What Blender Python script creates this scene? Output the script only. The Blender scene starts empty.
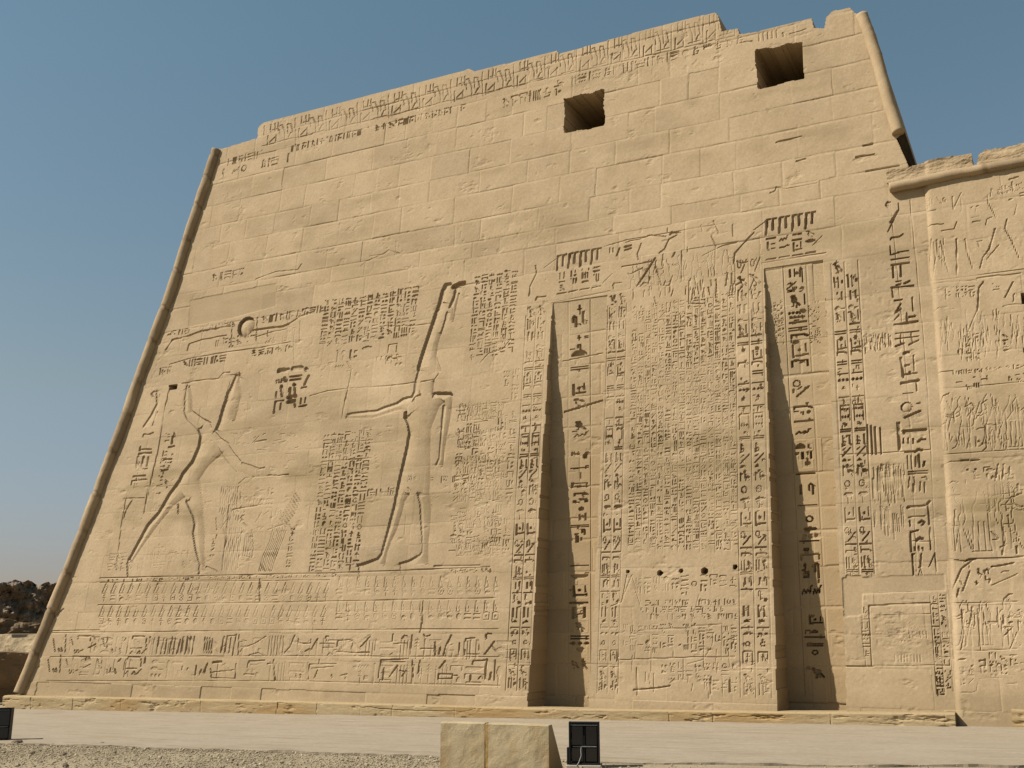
import bpy, math, random
import numpy as np
R = math.radians
sc = bpy.context.scene
# ------------------------------------------------------------------ camera
FPX, PITCH, YAW = 1080.0, 0.22099, 0.46744
CAMZ = 2.6                                    # camera height above the datum (about 1.8 m over the ground it stands on)
DIST, BATTER = 27.0, math.tan(R(7))           # wall foot distance, batter of the wall face
cam_d = bpy.data.cameras.new('camera'); cam = bpy.data.objects.new('camera', cam_d)
sc.collection.objects.link(cam); sc.camera = cam
cam.location = (0, 0, CAMZ); cam.rotation_euler = (math.pi/2 + PITCH, 0, YAW)
cam_d.sensor_width = 36.0; cam_d.lens = FPX/1024*36.0
cam_d.clip_start = 0.1; cam_d.clip_end = 5000
# ------------------------------------------------------------------ sky and sun
SUN_EL, SUN_AZ = R(44), R(54)                 # azimuth measured left of the wall normal, on the viewer's side
world = bpy.data.worlds.new('World'); sc.world = world; world.use_nodes = True
wn = world.node_tree; bg = wn.nodes['Background']
sky = wn.nodes.new('ShaderNodeTexSky'); sky.sky_type = 'NISHITA'; sky.sun_disc = False
sky.sun_elevation = SUN_EL; sky.sun_rotation = R(180) + SUN_AZ
sky.altitude = 0; sky.air_density = 1.5; sky.dust_density = 0.5; sky.ozone_density = 2.0
tint = wn.nodes.new('ShaderNodeMix'); tint.data_type = 'RGBA'; tint.blend_type = 'MULTIPLY'; tint.inputs[0].default_value = 1.0
wtc = wn.nodes.new('ShaderNodeTexCoord'); wsp = wn.nodes.new('ShaderNodeSeparateXYZ'); wrp = wn.nodes.new('ShaderNodeValToRGB')   # dusty air: greyer towards the horizon
wn.links.new(wtc.outputs['Generated'], wsp.inputs[0]); wn.links.new(wsp.outputs['Z'], wrp.inputs['Fac'])
wr = wrp.color_ramp; wr.elements[0].position = 0.05; wr.elements[0].color = (.68, .70, .99, 1); wr.elements[1].position = 0.6; wr.elements[1].color = (.92, 1.045, .91, 1)
e_ = wr.elements.new(0.21); e_.color = (.91, .855, .81, 1)
wn.links.new(wrp.outputs['Color'], tint.inputs[7])
wn.links.new(sky.outputs[0], tint.inputs[6]); wn.links.new(tint.outputs[2], bg.inputs[0]); bg.inputs[1].default_value = 0.0532
sun_d = bpy.data.lights.new('sun', 'SUN'); sun = bpy.data.objects.new('sun', sun_d)
sc.collection.objects.link(sun)
sun_d.energy = 5.0; sun_d.angle = R(0.53); sun_d.color = (1.0, 0.94, 0.85)
sd = (-math.sin(SUN_AZ)*math.cos(SUN_EL), -math.cos(SUN_AZ)*math.cos(SUN_EL), math.sin(SUN_EL))
from mathutils import Vector
sun.rotation_euler = Vector(sd).to_track_quat('Z', 'Y').to_euler()
sun.location = (-20, -20, 30)
sc.view_settings.view_transform = 'Standard'; sc.view_settings.look = 'None'
sc.view_settings.exposure = 0.72; sc.view_settings.gamma = 1.0; sc.view_settings.use_curve_mapping = False

# ------------------------------------------------------------------ helpers
def cam_basis():
    cf = np.array([-math.sin(YAW)*math.cos(PITCH), math.cos(YAW)*math.cos(PITCH), math.sin(PITCH)])
    cr = np.array([math.cos(YAW), math.sin(YAW), 0.0]); return cr, np.cross(cr, cf), cf
CR, CU, CF = cam_basis()
def ray(x, y): return CF + CR*(x-512)/FPX + CU*(384-y)/FPX
def uv(x, y, off=0.0):
    """photo measurement -> (u, z) on the battered wall face (metres)"""
    d = ray(x, y); t = (DIST + off + CAMZ*BATTER)/(d[1]-BATTER*d[2])
    return t*d[0], CAMZ + t*d[2]
def face_y(z, off=0.0): return DIST + off + BATTER*z
def ground_z(x, y):
    return 0.44 + 0.0197*np.clip(x, -45, 12) + 0.012*np.clip(27-y, -12, 32)
def ground_hit(px, py):
    d = ray(px, py); z = 0.2
    for _ in range(12):
        t = (z-CAMZ)/d[2]; z = float(ground_z(t*d[0], t*d[1]))
    return np.array([t*d[0], t*d[1], z])
def height_at(px, py, p):
    """height seen at (px,py) over the ground point p (same forward distance)"""
    d = ray(px, py); h = math.hypot(p[0], p[1]); t = h/math.hypot(d[0], d[1]); return CAMZ + t*d[2]

rng = np.random.default_rng(7); rnd = random.Random(11)
def vnoise(A, B, scale, seed):
    """smooth value noise sampled at coordinates A,B (arrays), cell size scale=(sa,sb)"""
    g = np.random.default_rng(seed).random((64, 64))
    sa, sb = scale if isinstance(scale, tuple) else (scale, scale)
    a = A/sa + 17.3; b = B/sb + 5.7
    ia = np.floor(a).astype(np.int64); ib = np.floor(b).astype(np.int64)
    fa = a-ia; fb = b-ib; fa = fa*fa*(3-2*fa); fb = fb*fb*(3-2*fb)
    # decorrelate the repeats of the 64x64 lattice
    def G(i, j): return g[(i + (j//64)*29) % 64, (j + (i//64)*37) % 64]
    return (G(ia, ib)*(1-fa)+G(ia+1, ib)*fa)*(1-fb) + (G(ia, ib+1)*(1-fa)+G(ia+1, ib+1)*fa)*fb - 0.5
def fbm(A, B, scale, seed, octs=4, gain=0.5):
    v = 0; amp = 1
    for k in range(octs):
        v = v + amp*vnoise(A, B, tuple(s/2**k for s in (scale if isinstance(scale, tuple) else (scale, scale))), seed+k*13)
        amp *= gain
    return v

def link(o, parent=None):
    sc.collection.objects.link(o)
    if parent is not None: o.parent = parent
    return o
def empty(name, loc, label=None, cat=None, group=None):
    o = bpy.data.objects.new(name, None); link(o); o.location = loc; o.empty_display_size = 0.3
    if label: o['label'] = label
    if cat: o['category'] = cat
    if group: o['group'] = group
    return o
def mesh_np(name, V, F, mat, parent=None, attrs=None, smooth=False, origin=None):
    """mesh object from numpy vertices and quads (F: n x 4, or n x 3)"""
    V = np.asarray(V, np.float32).copy(); F = np.asarray(F, np.int32)
    if origin is not None: V -= np.asarray(origin, np.float32)
    me = bpy.data.meshes.new(name); n, k = F.shape
    me.vertices.add(len(V)); me.vertices.foreach_set('co', V.ravel())
    me.loops.add(n*k); me.loops.foreach_set('vertex_index', F.ravel())
    me.polygons.add(n); me.polygons.foreach_set('loop_start', np.arange(0, n*k, k, dtype=np.int32))
    me.polygons.foreach_set('use_smooth', np.full(n, smooth, dtype=bool))
    me.update(calc_edges=True)
    for key, val in (attrs or {}).items():
        a = me.attributes.new(key, 'FLOAT', 'POINT'); a.data.foreach_set('value', np.asarray(val, np.float32).ravel())
    me.materials.append(mat)
    o = bpy.data.objects.new(name, me); link(o, parent)
    return o
def mesh_py(name, V, F, mat, parent=None, smooth=False):
    me = bpy.data.meshes.new(name); me.from_pydata([tuple(map(float, v)) for v in V], [], F); me.update()
    if smooth: me.polygons.foreach_set('use_smooth', [True]*len(me.polygons))
    me.materials.append(mat); return link(bpy.data.objects.new(name, me), parent)

# ------------------------------------------------------------------ materials
ALB = 0.635                                   # overall albedo scale of the stone colours below
def nd(nt, t, **k):
    n = nt.nodes.new(t)
    for a, b in k.items():
        if hasattr(n, a): setattr(n, a, b)
        else: n.inputs[a].default_value = b
    return n
def stone(name, base, dark, stainc, attr=True, bump=0.35, scale=1.0, rough=0.92):
    base, dark, stainc = [tuple(c*ALB for c in q) for q in (base, dark, stainc)]
    m = bpy.data.materials.new(name); m.use_nodes = True; nt = m.node_tree; L = nt.links.new
    bs = nt.nodes['Principled BSDF']; bs.inputs['Roughness'].default_value = rough; bs.inputs['Specular IOR Level'].default_value = 0.1
    tc = nd(nt, 'ShaderNodeTexCoord')
    n1 = nd(nt, 'ShaderNodeTexNoise', Scale=0.9*scale, Detail=8.0, Roughness=0.62); L(tc.outputs['Object'], n1.inputs['Vector'])
    r1 = nd(nt, 'ShaderNodeValToRGB'); r1.color_ramp.elements[0].position = 0.32; r1.color_ramp.elements[1].position = 0.68
    r1.color_ramp.elements[0].color = (*dark, 1); r1.color_ramp.elements[1].color = (*base, 1); L(n1.outputs['Fac'], r1.inputs['Fac'])
    n2 = nd(nt, 'ShaderNodeTexNoise', Scale=14.0*scale, Detail=6.0, Roughness=0.7); L(tc.outputs['Object'], n2.inputs['Vector'])
    mr = nd(nt, 'ShaderNodeMapRange'); mr.inputs['From Min'].default_value = 0.3; mr.inputs['From Max'].default_value = 0.7
    mr.inputs['To Min'].default_value = 0.88; mr.inputs['To Max'].default_value = 1.1; L(n2.outputs['Fac'], mr.inputs['Value'])
    mul = nd(nt, 'ShaderNodeMix', data_type='RGBA', blend_type='MULTIPLY'); mul.inputs['Factor'].default_value = 1
    L(r1.outputs['Color'], mul.inputs[6]); L(mr.outputs['Result'], mul.inputs[7]); col = mul.outputs[2]
    if attr:
        at = nd(nt, 'ShaderNodeAttribute', attribute_name='stain')
        mx = nd(nt, 'ShaderNodeMix', data_type='RGBA'); L(at.outputs['Fac'], mx.inputs['Factor']); L(col, mx.inputs[6]); mx.inputs[7].default_value = (*stainc, 1)
        a2 = nd(nt, 'ShaderNodeAttribute', attribute_name='tone')
        m2 = nd(nt, 'ShaderNodeMix', data_type='RGBA', blend_type='MULTIPLY'); m2.inputs['Factor'].default_value = 1
        L(mx.outputs[2], m2.inputs[6]); L(a2.outputs['Fac'], m2.inputs[7]); col = m2.outputs[2]
    L(col, bs.inputs['Base Color'])
    n3 = nd(nt, 'ShaderNodeTexNoise', Scale=22.0*scale, Detail=7.0, Roughness=0.7); L(tc.outputs['Object'], n3.inputs['Vector'])
    bp = nd(nt, 'ShaderNodeBump', Strength=bump, Distance=0.02); L(n3.outputs['Fac'], bp.inputs['Height']); L(bp.outputs['Normal'], bs.inputs['Normal'])
    return m
def plain(name, col, rough=0.5, metal=0.0, spec=0.5, var=0.15, scale=20):
    m = bpy.data.materials.new(name); m.use_nodes = True; nt = m.node_tree; L = nt.links.new
    bs = nt.nodes['Principled BSDF']; bs.inputs['Roughness'].default_value = rough; bs.inputs['Metallic'].default_value = metal
    bs.inputs['Specular IOR Level'].default_value = spec
    tc = nd(nt, 'ShaderNodeTexCoord'); n = nd(nt, 'ShaderNodeTexNoise', Scale=float(scale), Detail=5.0); L(tc.outputs['Object'], n.inputs['Vector'])
    r = nd(nt, 'ShaderNodeValToRGB'); c = np.array(col)
    r.color_ramp.elements[0].position = 0.3; r.color_ramp.elements[1].position = 0.7
    r.color_ramp.elements[0].color = (*(c*(1-var)), 1); r.color_ramp.elements[1].color = (*np.minimum(c*(1+var), 1), 1)
    L(n.outputs['Fac'], r.inputs['Fac']); L(r.outputs['Color'], bs.inputs['Base Color']); return m
M_WALL = stone('sandstone', (0.53, 0.396, 0.243), (0.468, 0.342, 0.2), (0.33, 0.243, 0.13))
M_NICHE = stone('niche sandstone', (0.515, 0.385, 0.232), (0.45, 0.33, 0.19), (0.435, 0.312, 0.172))
M_TORUS = stone('moulding sandstone', (0.50, 0.375, 0.225), (0.42, 0.30, 0.175), (0.3, 0.2, 0.11), attr=True, scale=1.6)
M_PLINTH = stone('plinth sandstone', (0.46, 0.35, 0.20), (0.41, 0.30, 0.16), (0.40, 0.265, 0.12), bump=0.3)
M_PAVE = stone('pale trodden paving', (0.415, 0.345, 0.255), (0.375, 0.31, 0.222), (0.30, 0.235, 0.155), scale=0.7, bump=0.25)
M_GRAVELBED = stone('gravel bed', (0.45, 0.37, 0.245), (0.38, 0.305, 0.195), (0, 0, 0), attr=False, scale=3.0, bump=0.8)
M_BLOCK = stone('block limestone', (0.56, 0.45, 0.28), (0.48, 0.375, 0.215), (0.38, 0.245, 0.11), attr=True, scale=2.2)

# ================================================================== carving fields
class Field:
    def __init__(s, us, zs):
        s.us, s.zs = us, zs; s.U, s.Z = np.meshgrid(us, zs); s.H = np.zeros_like(s.U)
        s.fig = np.zeros_like(s.U); s.tone = np.ones_like(s.U); s.stain = np.zeros_like(s.U)
    def win(s, u0, u1, z0, z1):
        a, b = np.searchsorted(s.us, [u0, u1]); c, d = np.searchsorted(s.zs, [z0, z1])
        return (slice(max(c-1, 0), min(d+1, len(s.zs))), slice(max(a-1, 0), min(b+1, len(s.us))))
    def seg(s, p, q, w, depth, side=0, ramp=0.0, e=0.014):
        pad = w + (3*ramp if side else 0) + 0.05
        sl = s.win(min(p[0], q[0])-pad, max(p[0], q[0])+pad, min(p[1], q[1])-pad, max(p[1], q[1])+pad)
        U, Z = s.U[sl], s.Z[sl]
        if U.size == 0: return
        du, dz = q[0]-p[0], q[1]-p[1]; L2 = du*du+dz*dz+1e-9
        t = np.clip(((U-p[0])*du+(Z-p[1])*dz)/L2, 0, 1)
        d = np.hypot(U-p[0]-t*du, Z-p[1]-t*dz)
        v = depth*np.clip((w/2-d)/e+0.5, 0, 1)
        if side:
            sg = -side*((Z-p[1])*du-(U-p[0])*dz)          # >0 on the interior side
            ins = depth*np.exp(-np.maximum(d-w/2, 0)/ramp)
            v = np.where(sg < 0, np.maximum(v, 0)*(sg < 0), np.maximum(v, np.where(sg > 0, ins, 0)))
        s.H[sl] = np.maximum(s.H[sl], v)
    def line(s, pts, wpx, depth, side=0, ramp=0.2, floor=.07):
        """carved stroke through photo-measured points, width in photo pixels; side: the relief rises gently on that side"""
        q = [uv(*p) for p in pts]; x, y = pts[len(pts)//2]; c = uv(x, y)
        m = 0.5*(abs(uv(x+1, y)[0]-c[0]) + abs(uv(x, y+1)[1]-c[1])); w = wpx*m
        if not side:
            for k in range(len(q)-1): s.seg(q[k], q[k+1], w, depth)
            return
        depth = max(depth, floor)*(.48 if side < 0 else .85); ramp *= .85; A = np.array(q); pad = w+3*ramp+.05
        sl = s.win(A[:, 0].min()-pad, A[:, 0].max()+pad, A[:, 1].min()-pad, A[:, 1].max()+pad); U, Z = s.U[sl], s.Z[sl]
        best = np.full(U.shape, 1e9); sg = np.zeros(U.shape); tip = np.zeros(U.shape, bool)
        for k in range(len(q)-1):
            p, r = q[k], q[k+1]; du, dz = r[0]-p[0], r[1]-p[1]; ln = math.hypot(du, dz)+1e-9
            t0 = ((U-p[0])*du+(Z-p[1])*dz)/ln**2; t = np.clip(t0, 0, 1); ex, ez = U-p[0]-t*du, Z-p[1]-t*dz; d = np.hypot(ex, ez)
            cr = -(ez*du-ex*dz)/ln/np.maximum(d, 1e-6); new = d < best-1e-7; tie = np.abs(d-best) <= 1e-7
            sg = np.where(new, cr, np.where(tie, sg+cr, sg)); tp = (t0 < 0) if k == 0 else np.zeros(U.shape, bool)
            if k == len(q)-2: tp = tp | (t0 > 1)
            tip = np.where(new, tp, tip); best = np.minimum(best, d)
        sg = sg*side; fade = np.where(tip, np.exp(-(best/.06)**2), 1.0)
        core = depth*np.clip((w/2-best)/.014+.5, 0, 1); ins = depth*np.exp(-np.maximum(best-w/2, 0)/ramp)*fade
        v = np.maximum(core, np.where(sg > 0, ins, 0)); s.fig[sl] = np.maximum(s.fig[sl], v)
    def stamp(s, bm, u0, u1, z0, z1, depth):
        sl = s.win(u0, u1, z0, z1); U, Z = s.U[sl], s.Z[sl]
        if U.size == 0: return
        n = bm.shape[0]
        a = (U-u0)/(u1-u0)*n-0.5; b = (z1-Z)/(z1-z0)*n-0.5
        ok = (a > -0.5) & (a < n-0.5) & (b > -0.5) & (b < n-0.5)
        a = np.clip(a, 0, n-1.001); b = np.clip(b, 0, n-1.001); ia = a.astype(int); ib = b.astype(int); fa = a-ia; fb = b-ib
        v = (bm[ib, ia]*(1-fa)+bm[ib, ia+1]*fa)*(1-fb)+(bm[ib+1, ia]*(1-fa)+bm[ib+1, ia+1]*fa)*fb
        v = np.clip((v-0.47)*2.3, 0, 1)*ok
        s.H[sl] = np.maximum(s.H[sl], depth*v)
    def poly_mask(s, pts_uv):
        P = np.array(pts_uv); m = np.zeros(s.U.shape, bool)
        sl = s.win(P[:, 0].min(), P[:, 0].max(), P[:, 1].min(), P[:, 1].max()); U, Z = s.U[sl], s.Z[sl]; ins = np.zeros(U.shape, bool)
        for k in range(len(P)):
            (x1, y1), (x2, y2) = P[k], P[(k+1) % len(P)]
            c = ((y1 > Z) != (y2 > Z)); ins ^= c & (U < (x2-x1)*(Z-y1)/((y2-y1) if y2 != y1 else 1e-9)+x1)
        m[sl] = ins; return m
    def soft(s, pts, blur=0.12, seed=1):
        """0..1 mask of a photo polygon with an uneven edge"""
        P = [uv(*p) for p in pts]; P = np.array(P); c = P.mean(0)
        W = vnoise(s.U, s.Z, 0.5, seed)*blur*2.5
        P2 = s.poly_mask(P); m = P2.astype(float)
        # cheap box blur
        k = max(int(blur/0.03), 1)
        for ax in (0, 1):
            cs = np.cumsum(np.concatenate([np.zeros_like(m[:1]) if ax == 0 else np.zeros_like(m[:, :1]), m], ax), ax)
            n = m.shape[ax]; hi = np.minimum(np.arange(n)+k+1, n); lo = np.maximum(np.arange(n)-k, 0)
            m = (np.take(cs, hi, ax)-np.take(cs, lo, ax))/((hi-lo)[:, None] if ax == 0 else (hi-lo)[None, :])
        return np.clip((m-0.5+W)*2.0+0.5, 0, 1)

# ------------------------------------------------------------------ glyph stamps (28 x 28 bitmaps, y down)
NB = 28
_gy, _gx = np.mgrid[0:NB, 0:NB]; _gx = (_gx+0.5)/NB; _gy = (_gy+0.5)/NB
def G(*prims, asp=1.0):
    """asp = width/height of the glyph cell, so strokes keep an even width"""
    b = np.zeros((NB, NB)); X, Y = _gx*asp, _gy
    sx = asp
    for p in prims:
        k = p[0]
        if k == 'l':
            pts, w = p[1], p[2]
            for (x1, y1), (x2, y2) in zip(pts[:-1], pts[1:]):
                dx, dy = (x2-x1)*sx, y2-y1; t = np.clip(((X-x1*sx)*dx+(Y-y1)*dy)/(dx*dx+dy*dy+1e-9), 0, 1)
                b = np.maximum(b, np.clip((w/2-np.hypot(X-x1*sx-t*dx, Y-y1-t*dy))*NB*0.9+0.5, 0, 1))
        elif k == 'e':
            cx, cy, rx, ry = p[1:5]; d = np.hypot((_gx-cx)/rx, (_gy-cy)/ry); b = np.maximum(b, np.clip((1-d)*min(rx, ry)*NB+0.5, 0, 1))
        elif k == 'o':
            cx, cy, r, w = p[1:5]; d = np.abs(np.hypot((_gx-cx)*sx, _gy-cy)-r); b = np.maximum(b, np.clip((w/2-d)*NB*0.9+0.5, 0, 1))
        elif k == 'h':                                     # half disc, flat side down
            cx, cy, rx, ry = p[1:5]; d = np.hypot((_gx-cx)/rx, (_gy-cy)/ry); b = np.maximum(b, np.clip((1-d)*min(rx, ry)*NB+0.5, 0, 1)*(_gy < cy))
        elif k == 'b':                                     # bowl
            cx, cy, rx, ry = p[1:5]; d = np.hypot((_gx-cx)/rx, (_gy-cy)/ry); b = np.maximum(b, np.clip((1-d)*min(rx, ry)*NB+0.5, 0, 1)*(_gy > cy))
        elif k == 'r':
            x0, y0, x1, y1 = p[1:5]; b = np.maximum(b, ((_gx >= x0) & (_gx <= x1) & (_gy >= y0) & (_gy <= y1)).astype(float))
    return b
WIDE = [G(('l', [(0.02, .7), (.14, .3), (.26, .7), (.38, .3), (.5, .7), (.62, .3), (.74, .7), (.86, .3), (.98, .7)], .2), asp=2.5),
        G(('e', .5, .5, .48, .42)), G(('b', .5, .2, .48, .7)),
        G(('l', [(.03, .35), (.75, .35), (.97, .6)], .3), ('l', [(.05, .35), (.05, .8)], .22), asp=2.5),
        G(('l', [(.02, .7), (.55, .7), (.8, .35), (.98, .4)], .25), asp=2.5),
        G(('l', [(.03, .5), (.97, .5)], .34), asp=2.5), G(('l', [(.03, .5), (.97, .5)], .34), asp=2.5),
        G(('l', [(.03, .3), (.97, .3)], .2), ('l', [(.03, .75), (.97, .75)], .2), asp=2.5),
        G(('e', .14, .5, .13, .34), ('e', .5, .5, .13, .34), ('e', .86, .5, .13, .34)),
        G(('l', [(.05, .9), (.05, .2), (.95, .2), (.95, .9)], .22), asp=2.5),
        G(('e', .3, .45, .26, .4), ('l', [(.4, .6), (.95, .6)], .2), asp=2.5)]
TALL = [G(('l', [(.5, .98), (.5, .2), (.3, .05)], .14), ('e', .42, .3, .2, .26), asp=.4), G(('l', [(.5, .05), (.5, .95)], .16), asp=.4),
        G(('l', [(.5, .97), (.5, .1), (.1, .2)], .1), ('l', [(.3, .95), (.7, .95)], .08), asp=.4), G(('e', .5, .3, .38, .28), ('l', [(.5, .4), (.5, .97)], .1), asp=.4),
        G(('l', [(.5, .02), (.5, .98)], .13), ('l', [(.15, .1), (.85, .1)], .07), ('l', [(.15, .25), (.85, .25)], .07), ('l', [(.15, .4), (.85, .4)], .07), asp=.4),
        G(('l', [(.35, .98), (.35, .05)], .1), ('l', [(.35, .1), (.95, .18)], .16), asp=.4), G(('l', [(.7, .98), (.7, .15), (.45, .05), (.3, .15), (.3, .6)], .1), asp=.4),
        G(('l', [(.5, .02), (.5, .8), (.9, .95)], .15), asp=.4), G(('r', .25, .05, .75, .95))]
SQ = [G(('e', .5, .42, .26, .2), ('e', .3, .2, .14, .13), ('l', [(.65, .5), (.92, .85)], .12), ('l', [(.5, .6), (.5, .95), (.35, .95)], .07), ('l', [(.4, .6), (.42, .9)], .06)),
      G(('e', .48, .45, .2, .26), ('e', .42, .16, .17, .14), ('l', [(.55, .6), (.85, .92)], .13), ('l', [(.45, .7), (.45, .95), (.3, .95)], .07)),
      G(('e', .45, .17, .14, .14), ('l', [(.45, .3), (.4, .62), (.75, .62), (.72, .95), (.3, .95)], .17), ('l', [(.45, .4), (.12, .5)], .09)),
      G(('e', .5, .5, .36, .36)), G(('o', .5, .5, .33, .13)), G(('o', .5, .5, .36, .09), ('e', .5, .5, .12, .12)),
      G(('l', [(.1, .9), (.1, .15), (.9, .15), (.9, .9)], .11)), G(('l', [(.1, .15), (.9, .15), (.9, .85), (.1, .85), (.1, .15)], .1), ('e', .5, .5, .12, .12)),
      G(('e', .5, .22, .16, .18), ('l', [(.5, .4), (.5, .97)], .13), ('l', [(.18, .47), (.82, .47)], .12)),
      G(('l', [(.1, .9), (.9, .1)], .15), ('l', [(.15, .3), (.4, .12)], .1)), G(('l', [(.1, .85), (.35, .2), (.55, .85), (.9, .25)], .12)),
      G(('e', .55, .6, .4, .18), ('l', [(.2, .55), (.15, .15), (.35, .2)], .13), ('l', [(.3, .7), (.3, .95)], .09), ('l', [(.8, .7), (.8, .95)], .09)),
      G(('r', .08, .35, .92, .6), ('r', .12, .1, .2, .35), ('r', .32, .1, .4, .35), ('r', .52, .1, .6, .35), ('r', .72, .1, .8, .35))]
BIRD3 = G(('l', [(.22, .22), (.4, .42), (.62, .55), (.95, .8)], .17), ('e', .5, .5, .24, .17), ('e', .24, .17, .13, .11), ('l', [(.18, .17), (.02, .22)], .07), ('l', [(.45, .62), (.42, .95), (.28, .95)], .06), ('l', [(.56, .64), (.56, .95), (.44, .95)], .06))
VULT = G(('e', .45, .5, .2, .3), ('l', [(.38, .28), (.3, .1), (.15, .14)], .13), ('l', [(.5, .7), (.75, .95)], .14), ('l', [(.42, .75), (.4, .97), (.25, .97)], .07), ('l', [(.62, .45), (.9, .6)], .1))
OPENBOX = G(('l', [(.1, .03), (.12, .95)], .15), ('l', [(.1, .88), (.95, .8)], .15), ('l', [(.86, .03), (.88, .6)], .09), ('e', .48, .42, .11, .11))
KNEEL = G(('e', .42, .14, .13, .13), ('l', [(.42, .25), (.38, .55), (.35, .85)], .2), ('l', [(.38, .58), (.8, .6), (.72, .92), (.25, .93)], .13), ('l', [(.42, .36), (.75, .25)], .08))
SNAKE = G(('l', [(.02, .8), (.2, .45), (.38, .75), (.55, .45), (.75, .7), (.85, .25), (.98, .2)], .12))
SQR = [SQ[0], SQ[1], BIRD3, BIRD3, VULT, VULT, SQ[2], KNEEL, KNEEL, SQ[3], SQ[4], SQ[6], SQ[8], SQ[9], SQ[11], SQ[12], OPENBOX, SNAKE]
SMALL = [G(('h', .5, .75, .45, .6)), G(('e', .5, .5, .38, .38)), G(('r', .15, .2, .85, .8)), G(('l', [(.5, .1), (.5, .9)], .24)), G(('l', [(.1, .5), (.9, .5)], .3))]
def column(F, u0, u1, z0, z1, depth, seed, rule=0.0, density=1.0, cmin=0.7, cmax=1.15):
    """one column of writing, filled downward with small groups"""
    r = random.Random(seed); w = u1-u0; z = z1; m = w*0.1
    a, b = u0+m, u1-m; gw = b-a
    if rule:
        F.seg((u0, z0), (u0, z1), max(w*0.07, .02), rule); F.seg((u1, z0), (u1, z1), max(w*0.07, .02), rule)
    while z > z0+w*0.3:
        k = r.random(); dd = depth*r.uniform(.65, 1.15); keep = r.random() < density
        if k < .27: h = gw*r.uniform(.34, .46); items = [(r.choice(WIDE), 0, 1, 0, 1)]
        elif k < .5: h = gw*r.uniform(.8, 1.0); items = [(r.choice(SQR), .04, .96, 0, 1)]
        elif k < .68: h = gw*r.uniform(.8, 1.05); items = [(r.choice(TALL), .0, .36, 0, 1), (r.choice(SMALL), .48, .95, .03, .46), (r.choice(SMALL), .48, .95, .55, .97)]
        elif k < .8: h = gw*r.uniform(.75, 1.0); items = [(r.choice(TALL), .02, .3, 0, 1), (r.choice(TALL), .36, .64, 0, 1), (r.choice(TALL), .7, .98, 0, 1)]
        elif k < .9: h = gw*r.uniform(.75, .95); items = [(r.choice(WIDE), 0, 1, 0, .42), (r.choice(WIDE), 0, 1, .58, 1)]
        else: h = gw*.45; items = [(r.choice(SMALL), .03, .45, 0, 1), (r.choice(SMALL), .55, .97, 0, 1)]
        if z-h < z0: break
        if keep:
            for bm, x0, x1, y0, y1 in items: F.stamp(bm, a+gw*x0, a+gw*x1, z-h*y1, z-h*y0, dd)
        z -= h + gw*r.uniform(.1, .22)
def rect(TL, TR, BL):
    a, b, c = uv(*TL), uv(*TR), uv(*BL); return a[0], b[0], c[1], 0.5*(a[1]+b[1])
def text(F, TL, TR, BL, n, depth, seed, rule=0.0, density=1.0):
    u0, u1, z0, z1 = rect(TL, TR, BL); w = (u1-u0)/n
    for k in range(n): column(F, u0+k*w, u0+(k+1)*w, z0+rnd.uniform(0, .15), z1-rnd.uniform(0, .1), depth, seed*100+k, rule, density)
def row(F, u0, u1, z0, z1, depth, seed, big=False, density=1.0):
    """one line of writing, filled rightward"""
    r = random.Random(seed); h = z1-z0; u = u0
    while u < u1:
        k = r.random(); dd = depth*r.uniform(.6, 1.15)
        if k < .3: w = h*.3; it = [(r.choice(TALL), 0, 1, 0, 1)]
        elif k < .45: w = h*.75; it = [(TALL[1], .05, .2, .1, 1), (TALL[1], .32, .47, .1, 1), (TALL[1], .58, .73, .1, 1), (r.choice(TALL), .78, 1, 0, 1)]
        elif k < .68: w = h*r.uniform(.75, .95); it = [(r.choice(SQR), 0, 1, .05, .95)]
        elif k < .85: w = h*r.uniform(.8, 1.1); it = [(r.choice(WIDE), 0, 1, .02, .3), (r.choice(WIDE), 0, 1, .38, .64), (r.choice(WIDE+SMALL), .1, .9, .72, 1)]
        else: w = h*.7; it = [(r.choice(WIDE), 0, 1, 0, .3), (r.choice(TALL), .05, .4, .36, 1), (r.choice(SMALL), .5, .95, .5, .9)]
        if r.random() < density:
            for bm, x0, x1, y0, y1 in it: F.stamp(bm, u+w*x0, u+w*x1, z1-h*y1, z1-h*y0, dd)
        u += w + h*r.uniform(.07, .18)
def rows(F, TL, TR, BL, n, depth, seed, density=1.0, gap=.12):
    u0, u1, z0, z1 = rect(TL, TR, BL); h = (z1-z0)/n
    for k in range(n): row(F, u0, u1, z1-(k+1)*h+h*gap/2, z1-k*h-h*gap/2, depth, seed*100+k, density=density)
def C(ox, oy, s, pts): return [(ox+x/s, oy+y/s) for x, y in pts]

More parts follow.
